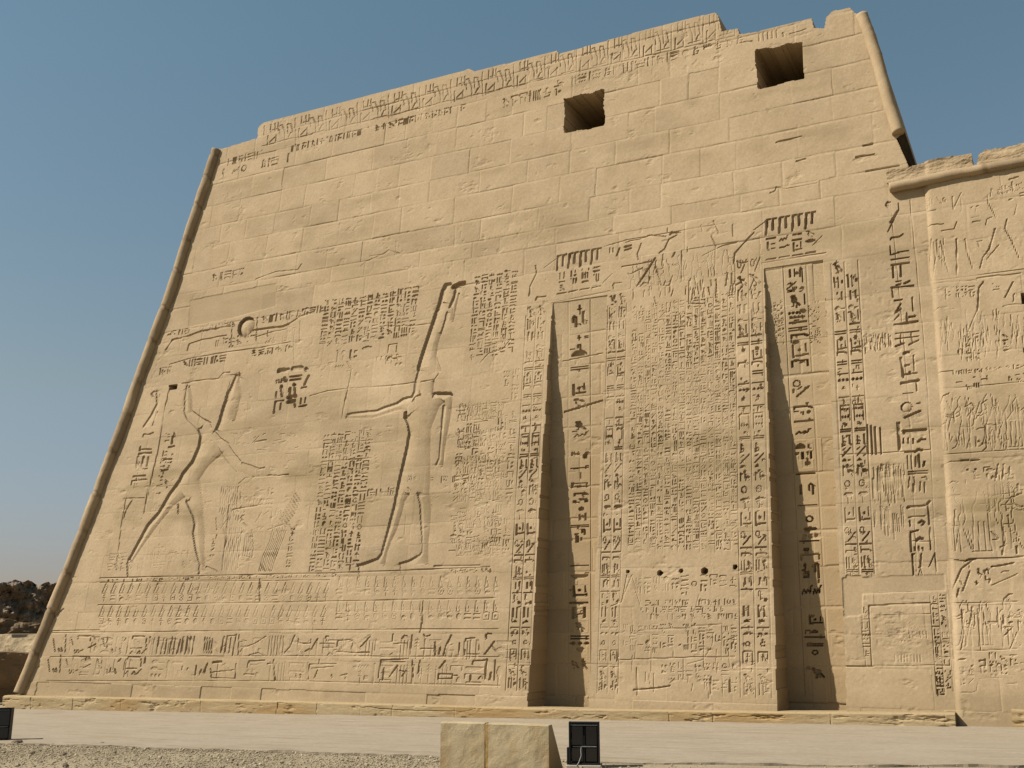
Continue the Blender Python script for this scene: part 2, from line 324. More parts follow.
# ------------------------------------------------------------------ masonry: courses, joints, worn faces
COURSES = [0.75, 1.62, 2.42, 3.08, 4.10, 5.0, 5.6, 6.5, 7.37, 8.25, 9.15, 10.1, 11.1, 12.2, 13.2, 14.1, 14.68, 15.48, 16.45, 17.27, 18.18, 19.1, 19.95, 20.75, 21.6]
def masonry(F, seed, umin, umax, strength):
    """strength(U,Z): how open the joints are"""
    r = random.Random(seed); Zw = F.Z + vnoise(F.U, F.Z, (2.3, 5.0), seed)*0.035 + vnoise(F.U, F.Z, (.35, 3.0), seed+1)*0.018
    S = strength(F.U, F.Z); lev = [-5]+COURSES+[40]
    off = np.zeros_like(F.U); tone = np.ones_like(F.U); J = np.zeros_like(F.U)
    for k in range(len(lev)-1):
        zi = (F.zs > lev[k]-.1) & (F.zs < lev[k+1]+.1)
        if not zi.any(): continue
        i0, i1 = np.where(zi)[0][[0, -1]]; sl = slice(i0, i1+1); U, Z = F.U[sl], Zw[sl]
        inside = (Z >= lev[k]) & (Z < lev[k+1])
        u = umin-2+r.uniform(0, 1.5); ub = [u]
        while u < umax+2: u += r.uniform(.85, 2.3); ub.append(u)
        ub = np.array(ub); Uw = U + vnoise(U, Z, (4, .4), seed+7+k)*0.03
        idx = np.clip(np.searchsorted(ub, Uw.ravel()).reshape(U.shape), 0, len(ub)-1)
        bo = np.array([r.uniform(-.007, .007) for _ in ub]); bt = np.array([r.gauss(1, .034) for _ in ub]); sl_ = np.array([r.uniform(-.006, .006) for _ in ub])
        off[sl] = np.where(inside, bo[idx]+sl_[idx]*(Z-lev[k]), off[sl]); tone[sl] = np.where(inside, bt[idx], tone[sl])
        dv = np.minimum(np.abs(Uw-ub[idx]), np.abs(Uw-ub[np.maximum(idx-1, 0)]))
        vs = np.array([r.choice([.2, .5, .8, 1.0]) for _ in ub])[idx]
        J[sl] = np.where(inside, np.maximum(J[sl], vs*np.exp(-(dv/.03)**2)*.011), J[sl])
        dz = Z-lev[k+1]                                  # course joint: sharp above, worn arris below
        hs = np.clip(.75+1.6*vnoise(U, Z, (1.1, 50), seed+31+k)+.6*vnoise(U, Z, (.22, 50), seed+61+k), .1, 1.5)
        jj = np.exp(-(dz/np.where(dz > 0, .022, .045))**2)*.0125*hs
        J[sl] = np.maximum(J[sl], jj*(np.abs(dz) < .2))
    F.H += off*(.4+.6*S) + J*S; F.tone *= tone
def weather(F, seed, amp=1.0):
    U, Z = F.U, F.Z
    F.H += amp*(vnoise(U, Z, 2.2, seed)*.018 + vnoise(U, Z, (.6, .45), seed+1)*.010 + vnoise(U, Z, .2, seed+2)*.006 + vnoise(U, Z, .075, seed+3)*.0045)
    sp = fbm(U, Z, (.55, .3), seed+5, 4, .6); F.H += amp*np.clip(sp-.42, 0, 1)*.09            # spalled patches
    pk = vnoise(U, Z, .11, seed+9); msk = np.clip(vnoise(U, Z, 1.6, seed+10)*3-.2, 0, 1); F.H += amp*np.clip(pk-.2, 0, 1)*.07*msk
    F.tone *= 1 + .05*fbm(U, Z, (.3, 4.0), seed+24, 3, .6)*np.clip(.5+2*vnoise(U, Z, (3, 4), seed+27), 0, 1)
    F.tone *= 1 + .09*fbm(U, Z, (3.5, 2.0), seed+20, 4, .55) + .06*vnoise(U, Z, (.5, .35), seed+22)

# ================================================================== pylon tower: one finely carved face
print('field')
def spaced(a, b, d0, d1):
    out = [a]; 
    while out[-1] < b: t = (out[-1]-a)/(b-a); out.append(out[-1]+d0+(d1-d0)*t)
    return np.array(out)
T = Field(spaced(-33.4, -1.9, 0.036, 0.021), np.arange(0.30, 22.6, 0.0235))
masonry(T, 3, -33.4, -1.9, lambda U, Z: np.clip(.32 + .68*np.clip((Z-12.2)/.8, 0, 1), 0, 1.1))
weather(T, 100, .62)

GL = {'bar': WIDE[5], 'dots': WIDE[8], 'lines': WIDE[7], 'disc': SQ[3], 'ring': SQ[4], 'diag': SQ[9], 'zig': SNAKE, 'box': OPENBOX, 'vult': VULT, 'bird3': BIRD3, 'kneel': KNEEL, 'snake': SNAKE, 'gate': SQ[6], 'comb': SQ[12], 'bird': SQ[0], 'owl': SQ[1], 'man': SQ[2], 'hare': SQ[11], 'ankh': SQ[8],
      'bowl': WIDE[2], 'eye': WIDE[1], 'arm': WIDE[3], 'viper': WIDE[10], 'water': WIDE[0], 'sky': WIDE[9], 'half': SMALL[0], 'sq': SMALL[2], 'reed': TALL[0], 'stk': TALL[1], 'flag': TALL[5], 'crook': TALL[6], 'djed': TALL[4], 'thick': TALL[8], 'foot': TALL[7], 'cloth': TALL[2]}
SEQ = [(262, 'ring', 9, .0, .5), (264, 'diag', 14, .4, 1), (279, 'bird3', 12, .05, .95), (293, 'reed', 11, 0, .3), (293, 'cloth', 11, .35, .6), (293, 'sq', 5, .7, 1), (307, 'thick', 9, .1, .42), (307, 'thick', 9, .58, .9), (319, 'viper', 5, 0, 1), (327, 'vult', 10, .0, .65), (327, 'stk', 9, .7, .95), (335, 'bar', 3.5, 0, 1), (342, 'lines', 5, 0, 1), (348.5, 'disc', 5, .3, .75), (355, 'box', 9, .05, .95), (362.5, 'arm', 6, 0, 1), (372, 'lines', 5, .05, .95), (377, 'bar', 2, .1, .9), (382.5, 'bar', 4.6, 0, 1), (388.5, 'dots', 3.4, .02, .98), (397, 'ankh', 6, .3, .7), (405, 'bar', 3.6, 0, 1), (409, 'stk', 5, .35, .65), (420, 'gate', 17, 0, 1), (417, 'dots', 3, .2, .85), (424, 'dots', 3, .2, .85), (431.5, 'disc', 3.5, .35, .7), (437, 'lines', 5, .05, .95), (447, 'kneel', 10, .0, .55), (447, 'foot', 10, .65, .95), (458, 'diag', 10, .05, .95), (466, 'half', 4, .1, .5), (471, 'disc', 4, .3, .65), (476, 'flag', 9, .0, .35), (476, 'hare', 9, .4, 1), (489, 'ring', 9, .1, .75), (499, 'eye', 4, .05, .95), (504, 'cloth', 8, .3, .65), (519, 'box', 13, .02, .98), (534, 'ring', 8, 0, .5), (540, 'diag', 10, .2, .95), (547.5, 'bar', 4.2, 0, 1), (554, 'arm', 5, .05, 1), (565, 'stk', 10, .02, .2), (565, 'stk', 10, .25, .43), (565, 'bird', 11, .48, 1), (573, 'lines', 4.5, 0, 1), (581, 'thick', 8, .2, .5), (581, 'crook', 9, .6, 1), (589, 'bar', 2, 0, 1), (595, 'crook', 8, .1, .5), (600, 'disc', 5, .6, 1), (611, 'thick', 12, .08, .36), (611, 'thick', 12, .5, .78), (621, 'half', 4, .2, .7), (628, 'bar', 4, 0, 1), (634, 'half', 4, .1, .5), (634, 'sq', 4, .6, .95), (644, 'ring', 7, .25, .75), (657, 'gate', 14, .05, .95), (657, 'ankh', 9, .3, .7), (670, 'bar', 2, 0, 1), (678, 'bird3', 9, .05, .9), (689, 'stk', 11, .05, .25), (689, 'stk', 11, .38, .58), (689, 'hare', 11, .62, 1)]
NB2 = [(272, 'stk', 8, .1, .3), (272, 'stk', 8, .4, .6), (275, 'crook', 14, .7, 1), (284, 'diag', 7, 0, .6), (288, 'half', 4, .7, 1), (289, 'sq', 3, .05, .35), (299, 'owl', 11, 0, .8), (299, 'stk', 11, .85, 1), (311, 'dots', 3.5, 0, .55), (310.5, 'disc', 4, .65, 1), (316, 'comb', 5, 0, 1), (320.5, 'bar', 5, .05, 1), (327, 'lines', 5, 0, 1), (334, 'arm', 6, .05, 1), (340, 'disc', 6, .1, .6), (349, 'box', 13, .05, .95), (361, 'gate', 9, 0, 1), (381, 'ring', 8, 0, .55), (389, 'diag', 10, .2, 1), (405, 'arm', 5, 0, 1), (410, 'disc', 4, .7, 1), (419, 'bar', 4.6, 0, 1), (429, 'zig', 8, .1, .9), (444, 'half', 8, 0, .6), (453, 'stk', 7, .2, .5), (453, 'stk', 7, .65, .95), (461, 'disc', 6, .4, .8), (468, 'comb', 6, .05, .9), (471.5, 'bar', 3.6, 0, 1), (478, 'lines', 4, 0, 1), (487, 'thick', 10, .1, .35), (487, 'crook', 11, .5, .9), (503, 'bar', 3.8, 0, 1), (517, 'ring', 8, .3, .8), (527, 'eye', 4, .2, .9), (534, 'dots', 5, .1, .95), (539, 'bar', 4, 0, 1), (548, 'sq', 5, .1, .5), (555, 'sky', 6, 0, 1), (569, 'man', 15, .0, .5), (569, 'crook', 16, .55, 1), (589, 'zig', 14, .0, .55), (589, 'zig', 14, .55, 1), (620, 'box', 8, .2, .9), (632, 'half', 5, .3, .7), (637.5, 'bar', 4, 0, 1), (645, 'lines', 5, .1, .9), (653, 'ring', 6, .3, .7), (674, 'bird', 12, .1, .9)]
NB1 = [(309, 'ankh', 9, .3, .7), (320, 'crook', 10, 0, .45), (318, 'foot', 12, .55, .95), (336.5, 'box', 10, .05, .95), (336.5, 'ankh', 6, .35, .65), (346, 'crook', 6, .3, .7), (352, 'half', 9, 0, 1), (366, 'lines', 5, 0, 1), (372, 'lines', 4, 0, 1), (378.5, 'disc', 5, .3, .75), (387, 'box', 10, .1, .9), (387, 'ankh', 6, .35, .65), (401, 'bird', 13, 0, 1), (423, 'owl', 9, 0, .95), (432, 'zig', 7, .2, 1), (452, 'comb', 9, 0, .55), (454, 'disc', 6, .65, 1), (465.5, 'bar', 3.6, 0, 1), (473, 'stk', 6, .45, .65), (483, 'gate', 6, 0, 1), (484.5, 'bar', 2.4, 0, 1), (492, 'arm', 5, .2, 1), (499, 'sq', 4, .1, .35), (499, 'sq', 4, .75, 1), (506.5, 'disc', 5, .4, .8), (515, 'thick', 7, .4, .65), (515, 'stk', 7, .75, .95), (524, 'lines', 4, 0, 1), (530, 'crook', 6, .5, .9), (537, 'thick', 7, .2, .5), (553, 'ring', 8, .2, .8), (564, 'bar', 4, 0, 1), (575, 'bowl', 7, 0, 1), (590, 'box', 12, .1, .9), (602, 'bar', 4, 0, 1), (612, 'thick', 13, .05, .35), (612, 'thick', 13, .6, .9), (626, 'owl', 9, .1, .9), (637.5, 'lines', 5, 0, 1), (644, 'dots', 4, 0, 1), (650, 'disc', 5, .4, .8), (666, 'bird', 9, .0, .5), (666, 'owl', 9, .5, 1)]
FIGP = {  # profile contours in body units (x right, y down, height 1); each: points, side
 'stand': [([(.10, .02), (.02, .10), (.03, .20), (.10, .24), (.06, .34), (.12, .46), (.06, .58), (.02, .78), (-.06, .97), (-.16, 1.0)], -1), ([(.20, .03), (.24, .12), (.22, .24), (.34, .27), (.33, .42), (.27, .47), (.30, .60), (.27, .80), (.29, 1.0)], 1), ([(.06, .30), (-.12, .38), (-.26, .33)], -1), ([(-.26, .37), (-.12, .43), (.09, .37)], 1), ([(.08, .60), (.30, .62)], -1), ([(.14, .66), (.13, .98)], 1), ([(.38, .29), (.42, .48), (.36, .60)], 1)],
 'robe': [([(.08, .03), (.02, .12), (.05, .22), (-.02, .30), (.02, .50), (-.04, 1.0)], -1), ([(.20, .04), (.24, .2), (.33, .28), (.30, .50), (.34, 1.0)], 1), ([(.0, .34), (-.16, .28), (-.2, .14)], -1), ([(.10, .52), (.08, .98)], 1), ([(.20, .52), (.22, .98)], 1), ([(-.05, .99), (.35, .99)], -1)],
 'sit': [([(.08, .10), (.02, .18), (.05, .30), (.0, .40), (.04, .62), (-.12, .64), (-.12, .97), (-.2, 1.0)], -1), ([(.20, .10), (.23, .28), (.31, .34), (.30, .62), (.34, .66), (.34, 1.0)], 1), ([(-.1, .70), (.10, .70), (.10, 1.0), (.34, 1.0)], 1), ([(.03, .42), (-.16, .46), (-.24, .40)], -1)]}
def figure(F, x, y0, h, kind='stand', flip=1, d=.05, w=1.0):
    def smooth(p):
        for _ in range(2): p = [p[0]]+[q for a, b in zip(p[:-1], p[1:]) for q in ((.75*a[0]+.25*b[0], .75*a[1]+.25*b[1]), (.25*a[0]+.75*b[0], .25*a[1]+.75*b[1]))]+[p[-1]]
        return p
    for pts, sd in FIGP[kind]:
        pts = smooth(pts)
        q = [(x+flip*(a-.14)*h*.8+(b-.5)*h*.055, y0+b*h-flip*(a-.14)*h*.8*(.17 if y0 < 300 else .1 if y0 < 430 else .03)) for a, b in pts]
        F.line(q, w*.9, d*.62)
def seq(F, TL, TR, items, xref, depth, n=1, zmin=-1, seed=0, rule=.0):
    """columns of signs read off the photograph; heights come from the reference column at xref"""
    r = random.Random(seed); u0, u1 = uv(*TL)[0], uv(*TR)[0]; w = (u1-u0)/n
    for c in range(n):
        a = u0+c*w+w*.1; gw = w*.8
        for y, nm, h, x0, x1 in items:
            zc = uv(xref, y)[1]; hh = .5*abs(uv(xref, y-h/2)[1]-uv(xref, y+h/2)[1])*1.08
            if zc-hh < zmin or zc > uv(*TL)[1]+.3: continue
            q = (int(y*7.3)*2654435761 % 97)/97.0; dd = depth*(.4+.75*q)*r.uniform(.8, 1.15); j = r.uniform(-.03, .03); t = r.uniform(.86, 1.06)
            if r.random() < .05: continue
            F.stamp(GL[nm], a+gw*(x0+j), a+gw*(x1+j), zc-hh*t, zc+hh*t, dd)
            for _ in range(2):
                if r.random() < .55: p0 = r.uniform(-.05, .8); z0_ = zc+r.uniform(-1.3, 1.0)*hh; F.stamp(r.choice(SMALL+TALL+WIDE), a+gw*p0, a+gw*(p0+.26), z0_-.05, z0_+.05, depth*.45)
        if rule:
            for q in (u0+c*w, u0+(c+1)*w): F.seg((q, uv(*TL)[1]), (q, max(zmin, uv(xref, 698)[1])), .022, rule)
def carve(F):
    L = F.line
    # ---- striding figure with raised arm (left)
    A = lambda p: C(120, 360, 6.4, p); B = lambda p: C(110, 470, 6.4, p)
    L(A([(428, 165), (415, 250), (412, 335), (430, 375), (500, 440)]), 1.5, .07, -1, .14)
    L(A([(500, 440), (515, 480), (500, 560), (460, 650), (400, 725), (380, 768)])+B([(440, 70), (380, 150), (310, 270), (240, 350), (180, 460), (120, 570)]), 2.2, .14, -1, .22)
    L(B([(120, 570), (108, 600), (112, 680)]), 1.0, .04)
    L(A([(440, 170), (455, 250), (455, 325), (510, 365), (560, 400), (580, 430)]), 1.2, .05, 1, .12)
    L(A([(400, 150), (520, 130), (630, 120), (660, 85), (700, 78)]), 1.2, .04)
    L(A([(740, 100), (700, 190), (660, 300), (635, 390), (612, 445)]), 2.4, .14, -1, .2); L(A([(715, 100), (690, 190), (675, 240)]), 1.0, .04)
    L(A([(765, 90), (755, 140), (768, 220), (752, 310), (730, 385)]), 1.5, .10, 1, .22)
    L(A([(648, 600), (600, 640), (550, 690), (505, 760)])+B([(565, 65), (575, 130), (590, 240), (590, 300), (600, 400), (598, 520), (600, 640)]), 1.5, .09, 1, .22)
    L(B([(470, 178), (400, 230), (320, 330), (230, 450), (140, 580)]), 1.4, .08, 1, .2)
    L(B([(488, 200), (530, 290), (540, 340), (530, 400), (550, 520), (570, 600), (568, 660)]), 1.9, .11, -1, .2)
    L(B([(435, 220), (437, 280)]), 1.5, .06)
    L(A([(650, 595), (700, 660), (750, 710), (840, 750), (920, 745)]), 1.2, .05, -1, .1, .05); L(A([(780, 660), (830, 675), (890, 698), (925, 690)]), 1.5, .07)
    L(A([(600, 455), (640, 500), (680, 530), (720, 590), (770, 650)]), 1.2, .045, 1, .1, .05)
    L(A([(540, 385), (575, 405)]), 2.0, .07); L(A([(670, 520), (690, 535)]), 1.8, .06)
    L(C(200, 420, 7.31, [(500, 403), (570, 408), (645, 398)]), 1.2, .06); L(C(200, 420, 7.31, [(285, 465), (330, 425), (440, 410), (560, 405)]), 1.0, .03)
    L(C(200, 420, 7.31, [(240, 655), (320, 640), (410, 630)]), 1.2, .045)
    # mast-like staff and hook sign left of the figure
    L(A([(235, 200), (237, 280), (200, 350), (150, 425)]), 1.6, .07, -1, .1); L(A([(235, 205), (215, 200), (200, 215), (210, 235)]), 1.1, .04)
    L(A([(315, 190), (280, 340), (240, 590), (205, 740)])+B([(220, 270)]), 1.0, .035); L(A([(255, 220), (215, 400)]), .9, .03); L(A([(240, 330), (205, 420)]), .9, .03)
    L(A([(145, 490), (150, 475), (180, 478), (210, 465)]), 1.2, .05)
    for a, b, w in [((120, 602), (198, 595), 1.8), ((115, 620), (105, 685), 2.0), ((150, 620), (140, 685), 2.0), ((125, 575), (197, 570), 1.2), ((130, 555), (125, 580), 1.4), ((180, 620), (170, 680), 1.0), ((85, 745), (160, 740), 1.6), ((280, 638), (328, 634), 1.4), ((270, 710), (305, 700), 1.6), ((335, 490), (330, 535), 1.8), ((310, 558), (345, 552), 1.6)]:
        L(A([a, b]), w, .06)
    L(B([(135, 95), (140, 70), (235, 62)]), 1.2, .05); L(B([(85, 310), (105, 250), (140, 195)]), 1.1, .04); L(B([(90, 182), (220, 180)]), .9, .03)
    L(B([(100, 185), (75, 330), (40, 640)]), .8, .025); L(B([(245, 110), (215, 280)]), .8, .03)
    text(F, (165, 432), (178, 430), (152, 500), 2, .035, 3, density=.8); text(F, (137, 460), (150, 458), (130, 495), 2, .03, 31, density=.7)
    # square putlog hole
    P = [uv(*p) for p in C(120, 360, 6.4, [(315, 160), (368, 155), (362, 186), (316, 192)])]; F.H[F.poly_mask(P)] = .6
    # ---- sun disc with wings, lines over the figure
    c = uv(246, 326.5); r_ = 0.37
    d = np.hypot(F.U-c[0], F.Z-c[1]); F.H = np.maximum(F.H, np.where(d < r_, .16*np.exp(-(r_-d)/.16), 0))
    D = lambda p: C(150, 300, 5.12, p)
    L(D([(80, 255), (95, 235), (115, 205), (180, 190), (260, 160), (330, 148), (410, 135)]), 1.5, .05); L(D([(115, 205), (140, 200)]), 2.4, .07)
    L(D([(530, 155), (600, 145), (680, 135), (720, 118), (770, 85), (840, 60)]), 1.8, .06); L(D([(190, 260), (200, 225), (260, 205), (390, 180)]), 1.0, .035)
    L(D([(100, 330), (200, 300), (400, 265), (560, 245), (720, 215)]), .9, .03); L(D([(540, 190), (620, 165), (700, 150)]), .9, .03)
    L(D([(420, 150), (415, 230)]), 1, .03); L(D([(550, 90), (545, 210)]), 1, .03); L(D([(770, 110), (765, 210)]), 1, .03); L(D([(735, 200), (740, 330)]), 1, .025)
    rows(F, (168, 331), (187, 327), (169, 337), 1, .05, 41); rows(F, (210, 325), (232, 321), (211, 331), 1, .06, 42); rows(F, (262, 316), (297, 308), (262, 324), 1, .05, 43)
    rows(F, (302, 309), (322, 303), (303, 316), 1, .07, 44); rows(F, (183, 362), (227, 351), (184, 368), 1, .06, 45, .8); rows(F, (252, 350), (292, 343), (252, 357), 1, .06, 46)
    rows(F, (160, 367), (170, 365), (161, 375), 1, .04, 47); rows(F, (212, 273), (245, 266), (213, 282), 1, .05, 48)
    text(F, (215, 340), (258, 330), (215, 352), 6, .03, 49); rows(F, (268, 325), (296, 330), (268, 345), 2, .025, 50, .5)
    # deep cut group right of the crown
    for a, b, w in [((660, 362), (705, 358), 4.2), ((732, 352), (775, 348), 4.2), ((798, 352), (803, 360), 3.2), ((648, 412), (648, 425), 1.2), ((660, 408), (660, 423), 1.2), ((672, 406), (672, 422), 1.2), ((688, 402), (696, 412), 3.5), ((718, 392), (775, 386), 1.6), ((718, 410), (770, 404), 1.8), ((812, 388), (790, 432), 2.2),
                    ((672, 442), (676, 490), 2.8), ((648, 470), (645, 500), 1.4), ((736, 432), (742, 440), 2.6), ((716, 452), (714, 485), 2.6), ((742, 450), (740, 488), 2.4), ((706, 498), (745, 492), 3), ((706, 522), (738, 516), 3.4), ((740, 525), (742, 545), 1.8), ((640, 520), (682, 514), 1.4), ((642, 530), (634, 575), 2.6), ((668, 528), (666, 560), 1.4), ((775, 450), (800, 445), 1.4), ((772, 505), (770, 530), 1.6), ((795, 500), (792, 525), 1.2), ((765, 545), (800, 538), 1.3)]:
        L(D([a, b]), w, .11)
    # ---- tall crowned figure with outstretched arm
    E1 = lambda p: C(340, 270, 7.314, p); E2 = lambda p: C(340, 370, 7.314, p); E3 = lambda p: C(340, 470, 7.314, p)
    L(E1([(805, 103), (770, 108), (750, 150), (730, 230)]), 3.0, .15, -1, .16)
    L(E1([(730, 230), (700, 310), (665, 420), (625, 540), (595, 630), (570, 720)])+E2([(575, 0)]), 2.5, .15, -1, .2)
    L(E2([(575, 0), (550, 90), (545, 150), (525, 195)]), 1.4, .08, -1, .15)
    L(E1([(830, 122), (870, 103), (905, 95)]), 4.2, .14); L(E1([(850, 125), (835, 190), (800, 270)]), 2.2, .12, -1, .12); L(E1([(780, 310), (770, 360), (740, 460)]), 1.8, .09, -1, .12)
    L(E1([(740, 460), (715, 540), (700, 640), (730, 730)]), 1.2, .04, 1, .15); L(E1([(870, 170), (850, 260), (830, 370)]), 1.0, .04, 1, .12); L(E1([(600, 660), (680, 650)]), 1.6, .03)
    L(E2([(525, 195), (460, 210), (410, 245), (330, 270), (260, 300), (200, 302), (60, 322)]), 1.8, .10, -1, .10)
    L(E2([(45, 347), (130, 352), (230, 350), (330, 322), (400, 297), (450, 290), (485, 300)]), 1.6, .07, -1, .13)
    L(E2([(585, 180), (550, 195), (530, 230)]), 1.6, .06); L(E2([(555, 150), (580, 150), (585, 185)]), 1.2, .045)
    L(E2([(478, 310), (475, 345)]), 3.0, .12); L(E2([(475, 345), (495, 390), (505, 450), (495, 530), (470, 640), (440, 768)])+E3([(420, 130), (395, 260), (360, 390), (330, 500), (300, 610), (270, 650), (130, 698)]), 1.9, .13, -1, .22)
    L(E2([(720, 30), (690, 70), (590, 88)]), 1.2, .05); L(E2([(685, 80), (680, 165)]), 1.2, .04, 1, .1)
    L(E2([(680, 168), (800, 168), (816, 180)]), 2.0, .13, 1, .10); L(E2([(816, 180), (815, 250), (800, 370), (780, 470), (760, 600), (750, 700)]), 1.6, .09, 1, .17)
    L(E2([(755, 235), (720, 270), (690, 350), (660, 430), (655, 560), (655, 768)])+E3([(650, 180), (660, 280), (655, 420), (640, 540), (640, 680)]), 1.7, .10, 1, .24)
    L(E2([(757, 260), (745, 350), (735, 480), (725, 640), (700, 690)]), 1.8, .10, -1, .12)
    L(E3([(500, 180), (470, 230), (450, 310), (410, 440), (370, 520), (340, 600), (325, 690)]), 1.6, .09, 1, .2)
    L(E3([(565, 170), (585, 250), (590, 370), (600, 500), (598, 600), (575, 625), (500, 665), (435, 685)]), 1.8, .10, -1, .16)
    L(E3([(450, 178), (510, 172)]), 1.2, .045); L(E3([(480, 330), (470, 470)]), 1, .03); L(E3([(690, 704), (830, 702), (1020, 698)]), 1.5, .05)
    rows(F, (420, 478), (512, 470), (420, 485), 1, .03, 60, .7); rows(F, (365, 490), (412, 484), (365, 497), 1, .05, 61, .9); rows(F, (405, 475), (430, 474), (405, 482), 1, .03, 62)
    # staff / bow the hand holds
    L(C(300, 250, 3.94, [(185, 440), (203, 470), (195, 520), (178, 590), (165, 660)]), 1.2, .04)
    for k in range(10): L(C(340, 270, 7.3, [(600+k*9, 645), (598+k*9, 668)]), .8, .03)
    # ---- blocks of writing in the middle
    text(F, (324, 302), (420, 283), (320, 352), 13, .05, 5); text(F, (335, 352), (400, 338), (335, 378), 5, .04, 51, density=.6)
    for k in range(6):                                     # rows of small bound figures right of the crowned god
        for x in range(462, 506, 9): figure(F, x+k*-.6, 402+k*27-(x-462)*.07, 19, 'robe' if (x+k) % 2 else 'sit', 1, .034, .7)
    for x in range(636, 735, 15): figure(F, x, 262-(x-632)*.155, 26, 'stand' if x % 2 else 'sit', -1 if x > 690 else 1, .032, .8)
    text(F, (503, 370), (521, 366), (492, 560), 2, .022, 62, density=.8); text(F, (150, 505), (168, 500), (130, 560), 3, .014, 63, density=.5); text(F, (345, 360), (405, 350), (340, 378), 6, .018, 64, density=.6); rows(F, (110, 552), (190, 550), (110, 572), 2, .016, 65, .6); text(F, (225, 432), (262, 428), (222, 452), 4, .012, 66, density=.6); text(F, (232, 490), (285, 486), (228, 528), 6, .018, 67, density=.7)
    text(F, (474, 276), (519, 266), (466, 363), 6, .042, 6); text(F, (459, 405), (506, 400), (452, 560), 6, .034, 7, density=.8)
    text(F, (446, 575), (490, 568), (446, 578), 1, .04, 8); rows(F, (446, 568), (490, 566), (446, 574), 1, .06, 81)
    text(F, (324, 432), (373, 428), (304, 576), 7, .055, 9)
    L(C(300, 420, 3.94, [(95, 95), (285, 80)]), 1.0, .04); L(C(300, 420, 3.94, [(90, 165), (280, 150)]), 1.0, .04)
    # plants and kneeling group with fine hatching between the two figures
    for k in range(10): L([(283+k*1.7-3, 523-k*2.8-4.5), (283+k*1.7+3, 523-k*2.8+4.5)], .8, .03)
    for k in range(8): L([(273+k*1.9, 529+k*.2), (270+k*1.8, 541), (263+k*1.9, 556), (259+k*1.8, 571)], .8, .03)
    for k in range(3): L([(268+k*4, 530-k*1.5), (276+k*4, 527-k*1.2)], 1, .03)
    for k in range(5): L([(246+k*1.6, 534), (243+k*2.4, 556)], .8, .03)
    L([(244, 556), (252, 558), (254, 545), (252, 530)], 1, .035)
    for k in range(9): L([(222+k*2.0, 487), (220+k*2.0, 512+k % 3*4)], .7, .02)
    for k in range(9): L([(226+k*2.0, 528), (223+k*1.8, 570)], .7, .02)
    L([(229, 505), (227, 528), (225, 545), (222, 570)], 1.2, .045); L([(216, 518), (217, 530)], 1, .04); L([(206, 567), (214, 570), (217, 572)], 1.6, .06)
    text(F, (212, 534), (218, 533), (206, 562), 1, .05, 10); text(F, (290, 528), (296, 527), (284, 570), 1, .055, 11)
    for k in range(26):
        x, y = rnd.uniform(222, 290), rnd.uniform(485, 530); L([(x, y), (x+rnd.uniform(-7, 7), y+rnd.uniform(3, 14))], .9, .022)
    for k in range(10):
        x, y = rnd.uniform(230, 300), rnd.uniform(430, 455); L([(x, y), (x+rnd.uniform(2, 10), y-rnd.uniform(-1, 3))], .9, .018)
    L([(255, 442), (266, 440)], 1.4, .03)
    # ---- register of bound captives on name rings
    z1, z2 = uv(200, 577)[1], uv(200, 568)[1]
    L([(100, 578), (200, 576), (336, 573), (490, 567)], 1.0, .045); L([(98, 605), (300, 602), (495, 598)], .9, .035); L([(100, 582.5), (330, 580)], .8, .03)
    rows(F, (108, 578.2), (335, 574), (108, 582.6), 1, .04, 12, .8)
    def captive(x, y, h, d, lean):
        L([(x+lean, y), (x, y+h*.55)], 1.0, d); L([(x+lean, y), (x+lean+1.2, y+h*.25), (x+3.2, y+h*.5)], .8, d*.8)
        L([(x+.5, y+h*.58), (x+3.8, y+h*.56)], .8, d*.9)
        c = uv(x+2, y+h*.8); bm = rnd.choice([SQ[7], SQ[5], SQ[3], WIDE[7], SQ[11], SQ[8]])
        F.stamp(bm, c[0]-.11, c[0]+.11, c[1]-.13, c[1]+.13, d*.9)
    x = 102.0
    while x < 330: captive(x, 583, 18.5, .024, 4.2); captive(x-3, 606, 19, .022, 4.0); x += 8.6-(x-100)*.0006
    x = 338.0
    while x < 496: captive(x, 577, 18, .02, 1.5); captive(x-1, 601, 19, .024, 1.2); x += 9.2
    # ---- two big lines of writing near the foot
    u0, u1, zb, zt = rect((58, 636), (300, 633), (58, 655.5))
    K = lambda p: C(40, 570, 6.4, p); K2 = lambda p: C(180, 570, 6.4, p); K3 = lambda p: C(330, 590, 6.4, p)
    for ox, oy in ((0, 0), (-33, 130)):
        for pts, w in [([(245, 440), (245, 425), (325, 425)], 1.9), ([(322, 450), (325, 430), (340, 425), (350, 440)], 1.4), ([(310, 498), (355, 475)], 1.6), ([(222, 510), (222, 532)], 1), ([(234, 510), (234, 530)], 1), ([(246, 510), (246, 530)], 1), ([(255, 520), (275, 510)], 1.2), ([(165, 415), (160, 525)], 1.1), ([(135, 500), (140, 520)], 1.8), ([(118, 505), (124, 522)], 1.8), ([(460, 510), (465, 530)], 2), ([(485, 495), (480, 525)], 1.3), ([(510, 505), (517, 532)], 2), ([(535, 455), (548, 440)], 1.8),
                       ([(592, 440), (595, 425), (668, 428)], 1.8), ([(705, 430), (702, 465)], 2), ([(580, 502), (650, 500)], 1.2), ([(575, 535), (590, 520)], 1.2), ([(620, 535), (635, 518), (640, 535)], 1.3), ([(650, 535), (680, 505)], 1.2), ([(680, 440), (678, 490)], 1.1), ([(430, 430), (425, 500)], 1), ([(400, 440), (412, 490)], 1), ([(200, 440), (210, 480)], 1), ([(85, 440), (95, 520)], 1)]:
            L(K([(a+ox, b+oy) for a, b in pts]), w*.72, .055)
